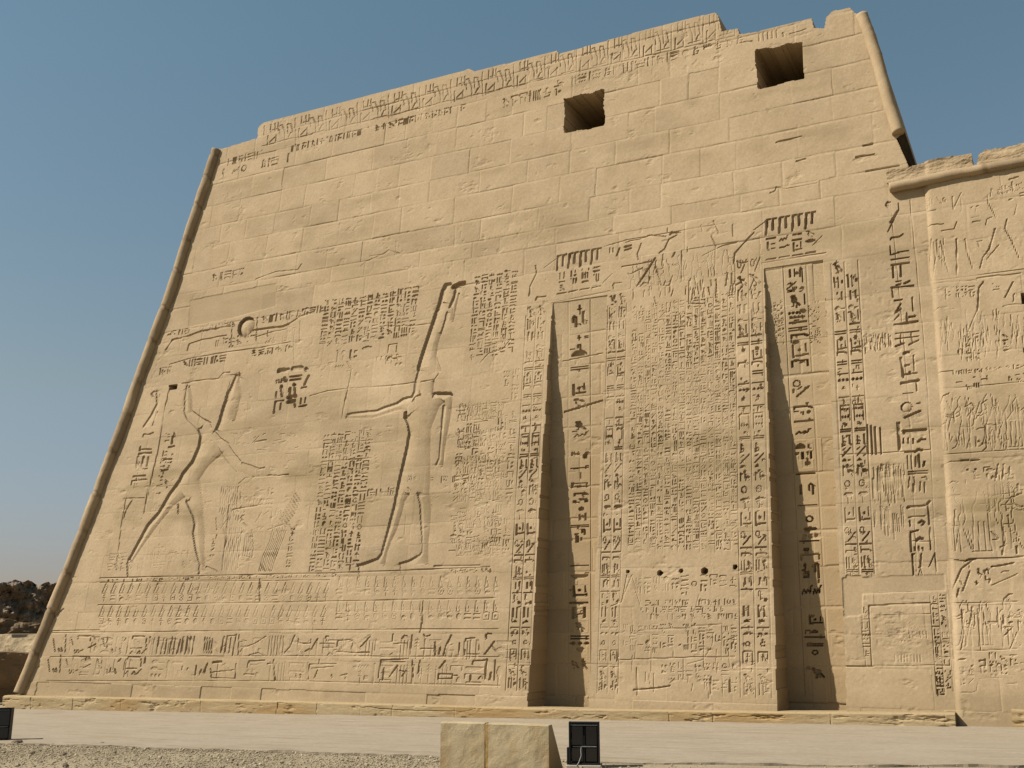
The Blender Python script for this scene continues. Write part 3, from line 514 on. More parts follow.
    for q, (oy, hh) in enumerate([(432, 105)]):
        for k in range(9): L(K([(760+k*26+(k % 2)*8, oy+(k % 3)*6), (745+k*26, oy+hh)]), 1.2, .05)
    for a, b, w in [((282, 425), (260, 525), 1.4), ((303, 425), (286, 525), 1.7), ((327, 430), (312, 530), 1.3), ((360, 415), (338, 545), 1.9), ((378, 415), (372, 545), 1.2), ((300, 425), (365, 418), 1.2)]: L(K2([a, b]), w*.8, .07)
    for k in range(4): L(K2([(25+k*22, 428), (10+k*22, 540)]), 1.2, .05)
    for k in range(4): L(K2([(160+k*15, 430+k*3), (153+k*15, 530)]), .9, .045)
    for k in range(6): L(K2([(575+k*18, 425), (565+k*18, 545)]), 1.0, .045)
    for pts, w in [([(385, 495), (430, 490), (480, 470), (550, 425)], 1.4), ([(385, 525), (400, 500), (440, 490)], 1.2), ([(440, 545), (500, 530), (540, 548)], 1), ([(735, 418), (705, 490), (670, 530)], 1.9), ([(758, 440), (755, 470), (835, 470), (838, 445)], 1.4), ([(880, 440), (838, 512)], 1.6), ([(800, 520), (830, 505)], 1.4), ([(935, 455), (935, 425), (950, 425)], 1.5), ([(900, 470), (985, 470)], 1.1), ([(915, 495), (980, 495)], 1.1), ([(945, 545), (960, 530), (975, 545)], 1.4), ([(385, 460), (425, 455)], 1),
                   ([(212, 592), (262, 590)], 3.2), ([(195, 630), (200, 690), (350, 695)], 1.1), ([(205, 655), (345, 640)], 1), ([(360, 600), (352, 690)], 1.6), ([(103, 615), (97, 690)], 2.2), ([(175, 600), (150, 655)], 1.8), ([(125, 665), (135, 640)], 2), ([(160, 640), (158, 665)], 1.6), ([(430, 625), (440, 585), (540, 580)], 1.6), ([(412, 668), (470, 668)], 1.8), ([(605, 600), (608, 705)], 2.6), ([(560, 600), (605, 598)], 1.5), ([(600, 575), (600, 590)], 2), ([(15, 620), (12, 640)], 2), ([(50, 630), (45, 640)], 2),
                   ([(820, 700), (825, 605), (1000, 600)], 1.2), ([(845, 630), (980, 620)], 1.2), ([(740, 665), (745, 690)], 1.8), ([(770, 670), (772, 692)], 1.8), ([(890, 575), (890, 600)], 1.5), ([(880, 640), (860, 690)], 1.2)]: L(K2(pts), w*.72, .055)
    for pts, w in [([(45, 360), (48, 325), (130, 318)], 1.1), ([(40, 395), (150, 402), (250, 400)], 1.6), ([(255, 298), (195, 365)], 1.6), ([(405, 285), (400, 328)], 2), ([(460, 310), (475, 292), (490, 295)], 1.8), ([(525, 288), (515, 410)], 1.8), ([(410, 345), (490, 340)], 1), ([(385, 415), (400, 405)], 1.5), ([(598, 285), (610, 300), (640, 290)], 1.3), ([(583, 375), (660, 375)], 1.5), ([(670, 335), (672, 415)], 2.2), ([(705, 370), (695, 410)], 2.4), ([(775, 290), (745, 350), (725, 415)], 1.9), ([(828, 340), (825, 415)], 1.5), ([(865, 325), (870, 312), (925, 308)], 1.7), ([(862, 385), (862, 415)], 2.2), ([(870, 412), (950, 412)], 1.2), ([(950, 320), (952, 410)], 1), ([(1000, 312), (995, 290), (1010, 278), (1030, 282)], 2), ([(1050, 330), (1020, 370), (990, 410)], 2), ([(1030, 350), (1060, 390)], 1.2),
                   ([(310, 560), (325, 450), (500, 442)], 1.7), ([(335, 460), (485, 462)], 1), ([(345, 500), (335, 575)], 2.2), ([(430, 485), (380, 555)], 2), ([(485, 515), (460, 550)], 1.4), ([(445, 515), (475, 525)], 1.4), ([(525, 450), (530, 560)], 1), ([(575, 450), (560, 540)], 1.1), ([(735, 455), (700, 500)], 1.9), ([(690, 570), (695, 538), (780, 540), (778, 568), (690, 568)], 1.4), ([(780, 548), (815, 548)], 1.6), ([(910, 475), (915, 455), (1000, 450)], 1.9), ([(1003, 445), (990, 570)], 2.4), ([(1030, 530), (1020, 575)], 2.4), ([(900, 545), (895, 580)], 2), ([(950, 570), (965, 550)], 1.5), ([(1055, 450), (1050, 575)], 1.6), ([(95, 540), (100, 570)], 2), ([(70, 548), (110, 540)], 1.6), ([(10, 545), (15, 560)], 2)]: L(K3(pts), w*.72, .055)
    for oy, sd_ in ((637, 91), (659, 92)): rows(F, (70, oy), (498, oy-2 if oy < 650 else oy+2), (70, oy+18), 1, .02, sd_, .75)
    L([(52, 633), (300, 630), (498, 629)], .9, .03); L([(50, 657), (300, 656), (500, 657)], .9, .03); L([(48, 681), (300, 681), (500, 686)], .8, .025)
    L(K([(80, 310), (110, 280), (150, 250)]), 1.4, .05); L(K([(40, 392), (380, 385)]), 1.0, .03); L(K2([(510, 60), (508, 200)]), 1.4, .06); L(K3([(595, 70), (590, 200), (575, 270)]), 1.1, .05)
    # ---- paired columns beside the mast recesses
    seq(F, (526, 316), (547, 312), SEQ, 757, .07, 2, rule=.02, seed=1); seq(F, (608, 306), (627, 302), SEQ, 757, .065, 2, rule=.02, seed=2)
    seq(F, (735, 256), (762, 250), SEQ, 757, .075, 2, rule=.02, seed=3); seq(F, (831, 264), (858, 258), SEQ, 757, .085, 2, zmin=uv(842, 574)[1], rule=.025, seed=4)
    # eight cartouche bars and signs over each recess
    for ox, oy, sx, sy, sl in ((558, 257, 1.0, 1.0, -.18), (767, 221, 1.14, 1.05, -.165)):
        for k in range(4):
            for j in range(2):
                x = ox+k*11.5*sx+j*5.2*sx; y = oy+(x-ox)*sl-1
                L([(x, y+1), (x-1.2+.4*(sx > 1)+.6*j, y+(14-4*j)*sy)], 2.0, .11); L([(x-.5, y), (x+3.2, y-1)], 1.4, .09)
            x = ox+k*11.5*sx; y = oy+(x-ox)*sl
            u, z = uv(x+4, y+24*sy); column(F, u-.15*sx, u+.15*sx, z-.36, z+.3, .09, 300+k+int(ox))
            L([(x-.5, y+37*sy), (x+8*sx, y+35.5*sy)], 1.3, .06)
    for q in (0, 1):
        o = (0, 0) if q == 0 else (210, -38)
        L([(544+o[0], 268+o[1]), (556+o[0], 259+o[1])], .9, .03); L([(603+o[0], 283+o[1]), (612+o[0], 274+o[1])], .9, .03)
        L([(552+o[0], 303-q*2+o[1]), (610+o[0]+q*6, 291+o[1])], 1.0, .03)
    L(C(540, 220, 7.31, [(510, 205), (512, 240)]), 1.1, .05); L(C(540, 220, 7.31, [(535, 205), (536, 235)]), 1.1, .05); L(C(540, 220, 7.31, [(580, 205), (560, 260)]), 1.3, .06); L(C(540, 220, 7.31, [(620, 195), (665, 185)]), 1.6, .07); L(C(540, 220, 7.31, [(620, 220), (665, 205)]), 1.4, .06)
    L(C(540, 220, 7.31, [(532, 480), (540, 465), (595, 458)]), 1.3, .06); L(C(540, 220, 7.31, [(540, 480), (540, 500)]), 1.5, .05); L(C(540, 220, 7.31, [(545, 555), (548, 575)]), 2.4, .09)
    # ---- scenes and long text between the recesses
    H1 = lambda p: C(540, 220, 7.31, p)
    for pts, w, d in [([(840, 280), (790, 360), (710, 480)], 1.6, .07), ([(845, 340), (880, 440), (890, 480)], 1.3, .045), ([(890, 480), (945, 480), (970, 410)], 1.2, .045), ([(600, 340), (700, 325), (830, 300)], 1.1, .04), ([(680, 385), (750, 350)], 1, .035), ([(740, 480), (760, 460), (800, 470), (800, 420)], 1.8, .06), ([(950, 105), (960, 90), (1020, 92)], 1.8, .06), ([(720, 290), (710, 250), (740, 170)], 1, .035), ([(870, 240), (910, 210), (940, 140), (1000, 110)], 1.1, .045), ([(970, 270), (985, 240)], 1.6, .06), ([(910, 480), (915, 450)], 1, .04), ([(630, 160), (760, 130), (800, 110), (920, 120)], 1.0, .035)]: L(H1(pts), w, d)
    H2 = lambda p: C(500, 230, 3.94, p)
    for pts, w, d in [([(920, 130), (925, 90), (960, 50), (1000, 10)], 1.3, .05), ([(950, 130), (975, 125)], 1.6, .06), ([(985, 175), (1003, 190), (985, 235)], 1.4, .05), ([(930, 215), (960, 200)], 1.3, .045), ([(940, 240), (960, 215)], 1.2, .04), ([(745, 200), (745, 290), (800, 290)], 1.1, .04), ([(850, 60), (845, 180)], 1, .03), ([(800, 100), (880, 60), (930, 50)], 1, .03), ([(115, 260), (120, 220), (145, 170), (140, 140)], 1.2, .05), ([(140, 275), (145, 265), (180, 262)], 1.3, .05)]: L(H2(pts), w, d)
    for k in range(34):
        x = rnd.uniform(632, 735); y = rnd.uniform(284, 300)-(x-632)*.13; L([(x, y), (x+rnd.uniform(-2, 2), y+rnd.uniform(5, 13))], rnd.uniform(.8, 1.3), rnd.uniform(.025, .05))
    for k in range(8):
        x = rnd.uniform(650, 735); y = 250-(x-632)*.16+rnd.uniform(-18, 18); L([(x, y), (x+rnd.uniform(-5, 5), y+rnd.uniform(2, 12))], 1.0, .028)
    text(F, (632, 306), (735, 290), (622, 556), 15, .036, 17, rule=.012, density=.96)
    text(F, (625, 575), (738, 573), (625, 598), 12, .03, 19, density=.8); rows(F, (640, 600), (735, 598), (640, 620), 3, .03, 20, .8); text(F, (622, 623), (738, 620), (622, 656), 15, .026, 21, density=.85); text(F, (660, 662), (738, 660), (662, 692), 9, .022, 211, density=.75)
    for pts, w, d in [([(640, 605), (632, 575), (622, 600)], 1, .03), ([(634, 690), (658, 688), (670, 686)], 1.4, .05), ([(637, 668), (637, 695)], 1, .03), ([(711, 648), (703, 660), (688, 664)], .9, .014), ([(704, 640), (704, 668)], .8, .014), ([(711, 677), (711, 694)], 1.2, .05), ([(730, 680), (730, 692)], 1.6, .06), ([(699, 595), (692, 622)], .8, .012), ([(728, 640), (735, 637), (733, 645)], 1, .03), ([(640, 630), (690, 628)], .9, .025), ([(620, 660), (700, 657), (735, 657)], .9, .03), ([(695, 626), (722, 624), (722, 660)], .8, .022), ([(627, 575), (622, 602), (612, 606)], 1, .04)]: L(pts, w, d)
    for k in range(20):
        x, y = rnd.uniform(630, 738), rnd.uniform(620, 690); L([(x, y), (x+rnd.uniform(-1.5, 1.5), y+rnd.uniform(6, 22))], .8, .016)
    # round sockets
    for x, y, r in [(628, 571.5, 1.3), (660, 573, 2.2), (681, 571, 1.6), (704.5, 571, 2.7), (735, 567, 1.8), (789, 564.5, 2), (826, 563.5, 2), (554, 616, 1.1), (645.5, 456, .01)]:
        u, z = uv(x, y); F.seg((u, z), (u+.001, z), r*.058, .35)
    # ---- right hand column of large signs
    Q1 = lambda p: C(880, 190, 4.8, p); Q2 = lambda p: C(880, 340, 6.4, p); Q3 = lambda p: C(880, 450, 5.91, p)
    for pts, w in [([(50, 60), (35, 58), (28, 72), (38, 82)], 1.9), ([(85, 100), (50, 155)], 2.3), ([(88, 65), (90, 95), (38, 200)], 1.3), ([(50, 238), (55, 228), (90, 225), (110, 212)], 1.5), ([(48, 270), (52, 310)], 1.2), ([(55, 310), (90, 300)], 1.3), ([(85, 298), (135, 290)], 1.4), ([(55, 335), (140, 322)], 1.3), ([(55, 360), (140, 348)], 1.3), ([(62, 370), (64, 420)], 2), ([(98, 365), (100, 415)], 2), ([(78, 440), (100, 436)], 1.2), ([(78, 455), (100, 450)], 1.2), ([(118, 448), (142, 436)], 2.2), ([(55, 468), (162, 458)], 1.6), ([(58, 470), (62, 515)], 1.3), ([(70, 530), (105, 525)], 1.8), ([(100, 545), (75, 585)], 1.6), ([(75, 590), (100, 570)], 2.2), ([(155, 515), (158, 580)], 1), ([(72, 620), (90, 600)], 2), ([(72, 646), (180, 630)], 2.6), ([(140, 610), (168, 604)], 2.4), ([(128, 590), (130, 635)], 1.3), ([(75, 690), (185, 676)], 1.3), ([(75, 715), (185, 702)], 1.4), ([(75, 750), (115, 735)], 2), ([(140, 742), (185, 722)], 2), ([(100, 690), (100, 740)], 1), ([(150, 690), (155, 735)], 1)]: L(Q1(pts), w*.8, .085)
    for pts, w in [([(160, 85), (180, 83)], 5.2), ([(135, 115), (150, 235)], 3), ([(215, 100), (220, 195)], 1.8), ([(165, 165), (185, 162)], 3.4), ([(160, 220), (235, 212)], 2.6), ([(190, 205), (192, 215)], 2.8), ([(138, 278), (245, 258)], 3.6), ([(235, 270), (238, 325)], 2.2), ([(148, 345), (212, 337)], 1), ([(160, 495), (255, 455)], 3), ([(238, 405), (258, 402)], 1.2), ([(122, 530), (126, 590)], 3), ([(126, 590), (132, 700)], 1.6), ([(148, 583), (292, 572)], 3.2), ([(150, 582), (155, 595)], 3), ([(150, 630), (150, 660)], 1.5), ([(180, 630), (180, 660)], 1.5), ([(212, 632), (213, 660)], 1.5), ([(245, 650), (262, 635), (288, 635)], 2.8), ([(225, 715), (245, 700), (268, 705)], 3), ([(160, 720), (220, 715)], 1.2)]: L(Q2(pts), w*.8, .085)
    c = uv(*Q2([(170, 430)])[0]); d = np.hypot(F.U-c[0], F.Z-c[1]); F.H = np.maximum(F.H, np.where(d < .135, .11*np.exp(-(.135-d)/.05), 0))
    for pts, w in [([(162, 35), (165, 110)], 1.2), ([(185, 35), (190, 110)], 1.2), ([(210, 40), (212, 100)], 1.3), ([(228, 30), (235, 100)], 2.8), ([(262, 70), (258, 95)], 2.6), ([(168, 128), (282, 122)], 1.2), ([(168, 143), (282, 137)], 1.4), ([(175, 160), (170, 225)], 1.2), ([(200, 160), (205, 195)], 1.2), ([(200, 205), (200, 245)], 3.4), ([(240, 190), (238, 240)], 1.8), ([(265, 190), (265, 250)], 1.6), ([(250, 165), (270, 158), (280, 175)], 1.5), ([(165, 340), (265, 330)], 3.6), ([(285, 310), (290, 440)], 2.2), ([(280, 320), (295, 305)], 3.4), ([(168, 398), (265, 390)], 1), ([(175, 420), (178, 448)], 1.8), ([(232, 430), (245, 418), (262, 428), (250, 442)], 2.6), ([(180, 485), (185, 600)], 2), ([(180, 487), (225, 475)], 2), ([(215, 535), (235, 520), (252, 525)], 3.4), ([(205, 575), (208, 595)], 1.8), ([(228, 570), (232, 595)], 1.8), ([(250, 575), (255, 595)], 1.4), ([(295, 460), (298, 590)], 1.1), ([(190, 540), (300, 538)], .8), ([(190, 615), (198, 740)], 1.9), ([(188, 618), (205, 615)], 1.6), ([(245, 615), (238, 690)], 2.2), ([(230, 695), (245, 690)], 1.4), ([(240, 700), (228, 740)], 1), ([(240, 700), (252, 740)], 1), ([(325, 610), (290, 690)], .9), ([(325, 610), (335, 715)], 1)]: L(Q3(pts), w*.8, .085)
    L([(891, 205), (905, 350), (912, 450), (917, 572)], .7, .02); L([(910, 200), (925, 350), (931, 450), (936, 574)], .7, .02)
    # rough vertical chisel strokes left of that column
    for k in range(46):
        x = rnd.uniform(862, 891); y = 340+rnd.uniform(-6, 3)-(x-862)*.1; L([(x, y), (x+rnd.uniform(-.5, 1.5), y+rnd.uniform(5, 12))], 1.0, .035)
    for k in range(60):
        x = rnd.uniform(872, 906); y = rnd.uniform(464, 480); L([(x, y), (x+rnd.uniform(0, 2), y+rnd.uniform(12, 28))], rnd.uniform(.8, 1.5), rnd.uniform(.025, .05))
    for k in range(30):
        x = rnd.uniform(874, 904); y = rnd.uniform(505, 520); L([(x, y), (x+1, y+rnd.uniform(8, 22))], 1, .022)
    for k, x in enumerate((867, 871, 875, 880)): L([(x, 425+k), (x+1.2, 454)], 1.6-.2*(k == 3), .07)
    L([(897, 423), (899, 450)], 1.6, .07)
    L([(840, 455), (880, 453), (930, 450)], 1, .03)
    # panel outline low on the right
    L([(869, 606), (871, 650), (872, 666)], 1.3, .06); L([(869, 606), (900, 604), (930, 603)], 1.2, .055); L([(861, 594), (890, 592.5), (945, 590)], .9, .04); L([(861, 594), (863, 640), (866, 666)], .8, .03)
    L([(845, 666.5), (873, 666.5)], 1.8, .08); L([(873, 666), (950, 665.5)], .9, .03); L([(870, 616), (930, 614)], .8, .02)
    text(F, (860, 605), (869, 604), (863, 664), 1, .045, 22); text(F, (930, 593), (946, 592), (934, 698), 2, .05, 23, rule=.02); text(F, (934, 668), (944, 668), (935, 700), 1, .08, 24)
    for k in range(9): L([(895+k*3.2, 655), (895.5+k*3.2, 662)], .9, .025)
    text(F, (874, 620), (928, 618), (875, 652), 5, .012, 25, density=.5)
    # ---- crowning frieze: a repeated group, and the line of signs under it
    x = 268.0
    while x < 712:
        y = 139-(x-268)*.2395-1; s = 1+(x-268)*.0006
        L([(x, y-2), (x-.3, y+7*s)], 1.2, .034); L([(x-.5, y+7*s), (x+8, y+5*s)], 1.2, .034); L([(x+8, y+4*s), (x+8.3, y-3)], 1.0, .028); L([(x+2, y+4), (x+7, y-1)], 1.3, .03)
        L([(x+12, y-4), (x+11, y-12*s), (x+14, y-13*s), (x+17, y-6), (x+17, y+3)], 1.0, .028); L([(x+20, y-5), (x+19.5, y-14*s), (x+23, y-14*s), (x+25, y-6)], 1.0, .028); L([(x+13, y+3), (x+25, y)], 1.1, .028); L([(x-4, y-3), (x-3.5, y-12*s)], 1.0, .02); L([(x+4, y-8*s), (x+9, y-9*s)], 1.1, .028); L([(x+21, y-1), (x+23, y-5)], 1.7, .03)
        L([(x+28, y+2), (x+27.5, y-13*s)], 0.9, .022)
        for q in (2.5, 7, 10): L([(x+q, y-6*s-q*.2), (x+q+.2, y-13*s-q*.25)], .9, .03)
        x += 31*(1+(x-268)*.00006)
    L([(262, 146), (475, 95), (735, 36)], .9, .03)
    for xa, ya, xb, yb, h, sd_ in [(292, 143, 464, 104, 9, 71), (223, 168, 290, 152, 10, 72), (502, 97, 560, 83, 12, 73), (557, 76, 735, 38, 13, 74)]: rows(F, (xa, ya), (xb, yb), (xa, ya+h), 1, .045, sd_, .92)
    rows(F, (228, 158), (262, 149), (228, 166), 1, .05, 75, .8)
    for k in range(5): L([(759+k*4.4, 34-k*.9), (759.5+k*4.4, 41-k)], 1.2, .05)
    L([(790, 34), (800, 31.5), (806, 29)], 1.2, .045); L([(740, 43), (752, 41)], 1.4, .05); L([(783, 33), (784, 36)], 1.6, .06)
    for (x, y, w) in [(868, 144.5, 9), (801, 160, 9)]: L([(x-w/2, y+1), (x+w/2, y-1)], 1.7, .09)
    L([(856, 157), (874, 154)], 1.4, .06); L(C(700, 60, 5.12, [(360, 680), (385, 670), (390, 650), (440, 660), (600, 630)]), 1.1, .03); L(C(700, 60, 5.12, [(390, 420), (430, 410), (520, 390)]), 1.3, .05)
    L(C(700, 60, 5.12, [(850, 570), (1020, 540)]), 1.1, .035)
    # long irregular cracks and ragged joint runs of the plain upper wall
    for pts in [C(300, 250, 3.94, [(240, 65), (260, 45), (330, 15), (350, 0)]), C(300, 250, 3.94, [(330, 300), (440, 300), (560, 285)]), C(300, 250, 3.94, [(710, 445), (740, 410), (800, 390), (830, 350)]), C(300, 250, 3.94, [(40, 575), (110, 555), (200, 545), (360, 535), (500, 515)]), C(540, 100, 5.12, [(330, 750), (450, 715), (660, 680), (770, 660), (950, 630)]), C(200, 180, 5.12, [(285, 508), (390, 470), (500, 460), (520, 430)]), C(200, 180, 5.12, [(870, 390), (940, 380), (970, 362), (1020, 375)])]: L(pts, 1.1, .022)
def carved(F, fn, seed, lo=.42, mid=.8):
    base = F.H; F.H = np.zeros_like(base); fn(F)
    wear = np.clip(mid+1.5*fbm(F.U, F.Z, (1.6, 1.1), seed, 3, .6)+.9*vnoise(F.U, F.Z, (.25, .2), seed+5), lo, 1.0)
    F.H = base+np.maximum(F.H*np.where(F.H > .12, np.maximum(wear, .8), wear), F.fig)
carved(T, carve, 850)
print('carved')

# plaster repairs (smooth, no relief) and brown stained bands
for pts, sv in [([(190, 300), (276, 283), (276, 306), (232, 318), (188, 327)], .32), ([(842, 578), (945, 574), (946, 590), (862, 594), (862, 614), (844, 614)], .22), ([(846, 575), (862, 575), (863, 615), (844, 617)], .2)]:
    m = T.soft(pts, .05, 5); T.H = T.H*(1-m)+.02*m; T.stain = np.maximum(T.stain, sv*m)
n_ = fbm(T.U, T.Z, (2.5, .35), 900, 4, .6)
for pts, sv in [([(115, 485), (200, 455), (190, 520), (110, 525)], .5), ([(272, 462), (330, 455), (328, 478), (270, 474)], .55), ([(370, 470), (520, 455), (520, 505), (300, 520), (300, 490)], .45), ([(320, 505), (352, 498), (345, 545), (312, 550)], .6), ([(630, 430), (780, 425), (780, 500), (630, 510)], .5), ([(840, 425), (1010, 410), (1010, 520), (845, 530)], .4), ([(345, 570), (420, 565), (410, 600), (345, 605)], .3), ([(340, 430), (430, 425), (420, 500), (330, 500)], .3)]:
    m = T.soft(pts, .45, 8); T.stain = np.maximum(T.stain, np.clip(1.1*sv*m*(.75+1.5*n_), 0, 1))
T.stain = np.maximum(T.stain, np.clip(fbm(T.U, T.Z, (4.0, .8), 950, 5, .6)*.9-.12, 0, .45))
foot = np.clip(1-(T.Z-.6)/2.2, 0, 1)*np.clip(.6+1.5*fbm(T.U, T.Z, (2, .6), 960, 4), 0, 1)
T.stain = np.maximum(T.stain, .5*foot); m = T.soft([(60, 688), (150, 672), (300, 676), (250, 690)], .2, 9); T.tone *= 1+.06*m*np.clip(fbm(T.U, T.Z, (.6, .2), 970, 4)*4, 0, 1.4)

# silhouette of the tower face in photo measurements (bottom to top, clockwise)
JOINT = [(924.5, 170), (924.5, 190), (929, 260), (936, 350), (942.5, 450), (949.5, 570), (952.5, 640), (955, 712), (956, 735)]
SIL = [(10, 720), (217, 149), (224, 148), (257, 138), (257.5, 128), (262, 123), (300, 113), (380, 92), (470, 68.5), (475, 71), (557, 50.5), (560, 53.5), (640, 31), (715, 12), (718, 14), (722, 31), (738, 28), (740, 34), (757, 31.5), (812, 18), (814, 27.5), (824, 28), (826, 17), (832, 11), (850, 7), (856, 13), (868, 15), (905, 130), (897, 139), (909, 166), (905, 172)] + [(x+6, y) for x, y in JOINT]
SILUV = [uv(*p) for p in SIL]
node_in = T.poly_mask([(u, max(z, -1)) if k else (u, z) for k, (u, z) in enumerate(SILUV)])
# ragged top edge
# mast recesses and windows
def edge_u(pts, Z):
    q = np.array([uv(*p) for p in pts]); o = np.argsort(q[:, 1]); return np.interp(Z, q[o, 1], q[o, 0])
niche_masks = []
for k, (Lp, Rp, zt_px) in enumerate([([(553, 303), (543, 450), (535.5, 595), (528, 705)], [(607, 293), (600, 450), (594, 595), (587.5, 706)], (553, 303)),
                                     ([(764, 270), (769, 420), (774, 590), (778, 710)], [(822.5, 261), (831, 420), (838, 560), (843, 615), (845.5, 710)], (764, 269))]):
    zt = uv(*zt_px)[1]; Zc = T.zs
    chip = (vnoise(Zc, Zc*0, .5, 400+k)*.05+vnoise(Zc, Zc*0, .12, 410+k)*.03)*(Zc < zt-.4)
    ul = edge_u(Lp, Zc)+np.maximum(chip, -.02)*-1; ur = edge_u(Rp, Zc)+np.abs(vnoise(Zc, Zc*0, .4, 420+k))*.05
    m = (T.U > ul[:, None]) & (T.U < ur[:, None]) & (T.Z < zt)
    dep = (zt-T.Z)*(.088 if k == 0 else .092)+.025
    # own courses and writing on the back
    Hb = Field(T.us, T.zs); masonry(Hb, 50+k, -14, -4, lambda U, Z: np.ones_like(U)); weather(Hb, 500+k*50, .6)
    if k == 0: seq(Hb, (568, 303), (590, 300), NB1, 578, .12, 1, rule=.02, seed=5)
    else: seq(Hb, (783, 266), (806, 262), NB2, 795, .13, 1, rule=.02, seed=6); text(Hb, (806, 300), (818, 298), (808, 345), 3, .03, 35, density=.7); text(Hb, (772, 300), (782, 298), (775, 345), 3, .03, 36, density=.7)
    n2 = vnoise(T.U, T.Z, (.8, .6), 430+k)
    if k == 0: Hb.seg(uv(560, 410), uv(607, 396), .05, .06); Hb.seg(uv(560, 360), uv(600, 352), .03, .03)
    T.H = np.where(m, dep+Hb.H, T.H); T.tone = np.where(m, Hb.tone, T.tone)
    T.stain = np.where(m, np.clip(.9*np.clip((9.2-T.Z)/3.0, -.2, .85)+.8*vnoise(T.U, T.Z, (2.6, .8), 440+k)+.5*vnoise(T.U, T.Z, (.9, .3), 445+k), 0, .95), T.stain); niche_masks.append(m)
win_masks = []
for pts in [[(564.5, 98.5), (604, 89.5), (603.5, 124.5), (564.5, 133)], [(755.5, 50.5), (802, 41.5), (803.5, 78.5), (757.5, 89)]]:
    P = [uv(*p) for p in pts]; Uj = T.U+vnoise(T.U, T.Z, .3, 77)*.07+vnoise(T.U, T.Z, .09, 76)*.03; Zj = T.Z+vnoise(T.U, T.Z, .35, 78)*.09+vnoise(T.U, T.Z, .1, 75)*.03
    P = np.array(P); m = np.zeros(T.U.shape, bool)
    sl = T.win(P[:, 0].min()-.1, P[:, 0].max()+.1, P[:, 1].min()-.1, P[:, 1].max()+.1); ins = np.zeros(T.U[sl].shape, bool); U, Z = Uj[sl], Zj[sl]
    for i in range(4):
        (x1, y1), (x2, y2) = P[i], P[(i+1) % 4]; c = ((y1 > Z) != (y2 > Z)); ins ^= c & (U < (x2-x1)*(Z-y1)/(y2-y1)+x1)
    m[sl] = ins; T.H[m] = 4.6+.3*vnoise(T.U, T.Z, .4, 79)[m]; win_masks.append(m)

def emit(F, node_ok, groups, mats, parent, off, thick, names):
    """split the field into its part meshes; outline cells get a skin running back into the masonry"""
    nz, nu = F.U.shape
    cell = node_ok[:-1, :-1] & node_ok[1:, :-1] & node_ok[:-1, 1:] & node_ok[1:, 1:]
    gid = np.zeros(cell.shape, int)
    for k, m in enumerate(groups):
        any_ = m[:-1, :-1] | m[1:, :-1] | m[:-1, 1:] | m[1:, 1:]; gid[any_] = k+1
    Y = face_y(F.Z, off)+F.H; V = np.stack([F.U, Y, F.Z], -1).reshape(-1, 3)
    objs = []
    for g in range(len(groups)+1):
        i, j = np.where(cell & (gid == g)); a = i*nu+j
        Fq = np.stack([a, a+1, a+nu+1, a+nu], 1)
        extraV, extraF = [], []
        if g in (0,) or names[g] in ('cornice', 'parapet'):
            c2 = np.pad(cell & (gid == g), 1); call = np.pad(cell, 1)
            def skin(p, q):
                n = len(p)
                if n == 0: return
                base = len(V)+sum(len(e) for e in extraV)
                bp, bq = V[p].copy(), V[q].copy(); bp[:, 1] += thick; bq[:, 1] += thick
                extraV.append(bp); extraV.append(bq); k = np.arange(n)
                extraF.append(np.stack([p, q, base+n+k, base+k], 1))
            up = c2[1:-1, 1:-1] & ~call[2:, 1:-1]; ii, jj = np.where(up); skin((ii+1)*nu+jj, (ii+1)*nu+jj+1)
            rt = c2[1:-1, 1:-1] & ~call[1:-1, 2:]; ii, jj = np.where(rt); skin((ii+1)*nu+jj+1, ii*nu+jj+1)
            lf = c2[1:-1, 1:-1] & ~call[1:-1, :-2]; ii, jj = np.where(lf); skin(ii*nu+jj, (ii+1)*nu+jj)
        Vg = np.concatenate([V]+extraV) if extraV else V
        Fg = np.concatenate([Fq]+extraF) if extraF else Fq
        used = np.unique(Fg); remap = np.full(len(Vg), -1, np.int64); remap[used] = np.arange(len(used))
        ne = len(Vg)-len(V)
        tone = np.concatenate([F.tone.ravel(), np.ones(ne)])[used]; st = np.concatenate([F.stain.ravel(), np.full(ne, .1)])[used]
        objs.append(mesh_np(names[g], Vg[used], remap[Fg], mats[g], parent, {'tone': tone, 'stain': st}))
    return objs

tower = empty('pylon_tower', (0, 0, 0), 'huge sloping sandstone temple tower carved with two giant figures and rows of hieroglyphs', 'temple tower')
frieze = node_in & (T.Z > np.interp(T.U, [uv(262, 146)[0], uv(735, 36)[0]], [uv(262, 146)[1], uv(735, 36)[1]])+.02) & (T.U < uv(740, 34)[0])
king = T.poly_mask([uv(*p) for p in [(183, 380), (236, 366), (243, 400), (240, 435), (268, 466), (230, 480), (206, 520), (206, 573), (195, 574), (190, 520), (180, 500), (130, 565), (122, 558), (170, 478), (196, 430), (183, 412)]])
god = T.poly_mask([uv(*p) for p in [(440, 285), (466, 279), (452, 330), (440, 372), (456, 392), (452, 440), (444, 474), (432, 470), (432, 566), (392, 570), (360, 570), (380, 555), (400, 470), (405, 430), (402, 415), (345, 420), (344, 411), (395, 402), (415, 390), (417, 365)]])
emit(T, node_in, niche_masks + win_masks + [frieze, king, god], [M_WALL, M_NICHE, M_NICHE, M_WALL, M_WALL, M_WALL, M_WALL, M_WALL], tower, 0.0, 7.0,
     ['wall', 'mast_recess', 'mast_recess', 'window_opening', 'window_opening', 'cornice', 'carved_figure', 'carved_figure'])
# back of the tower mass (keeps it solid from other sides)
bk = [(u, face_y(z)+6.9, z) for u, z in SILUV]
mesh_py('back_wall', bk, [list(range(len(bk)))], stone('back masonry', (0.5, 0.38, 0.23), (0.44, 0.33, 0.19), (0, 0, 0), attr=False), tower)

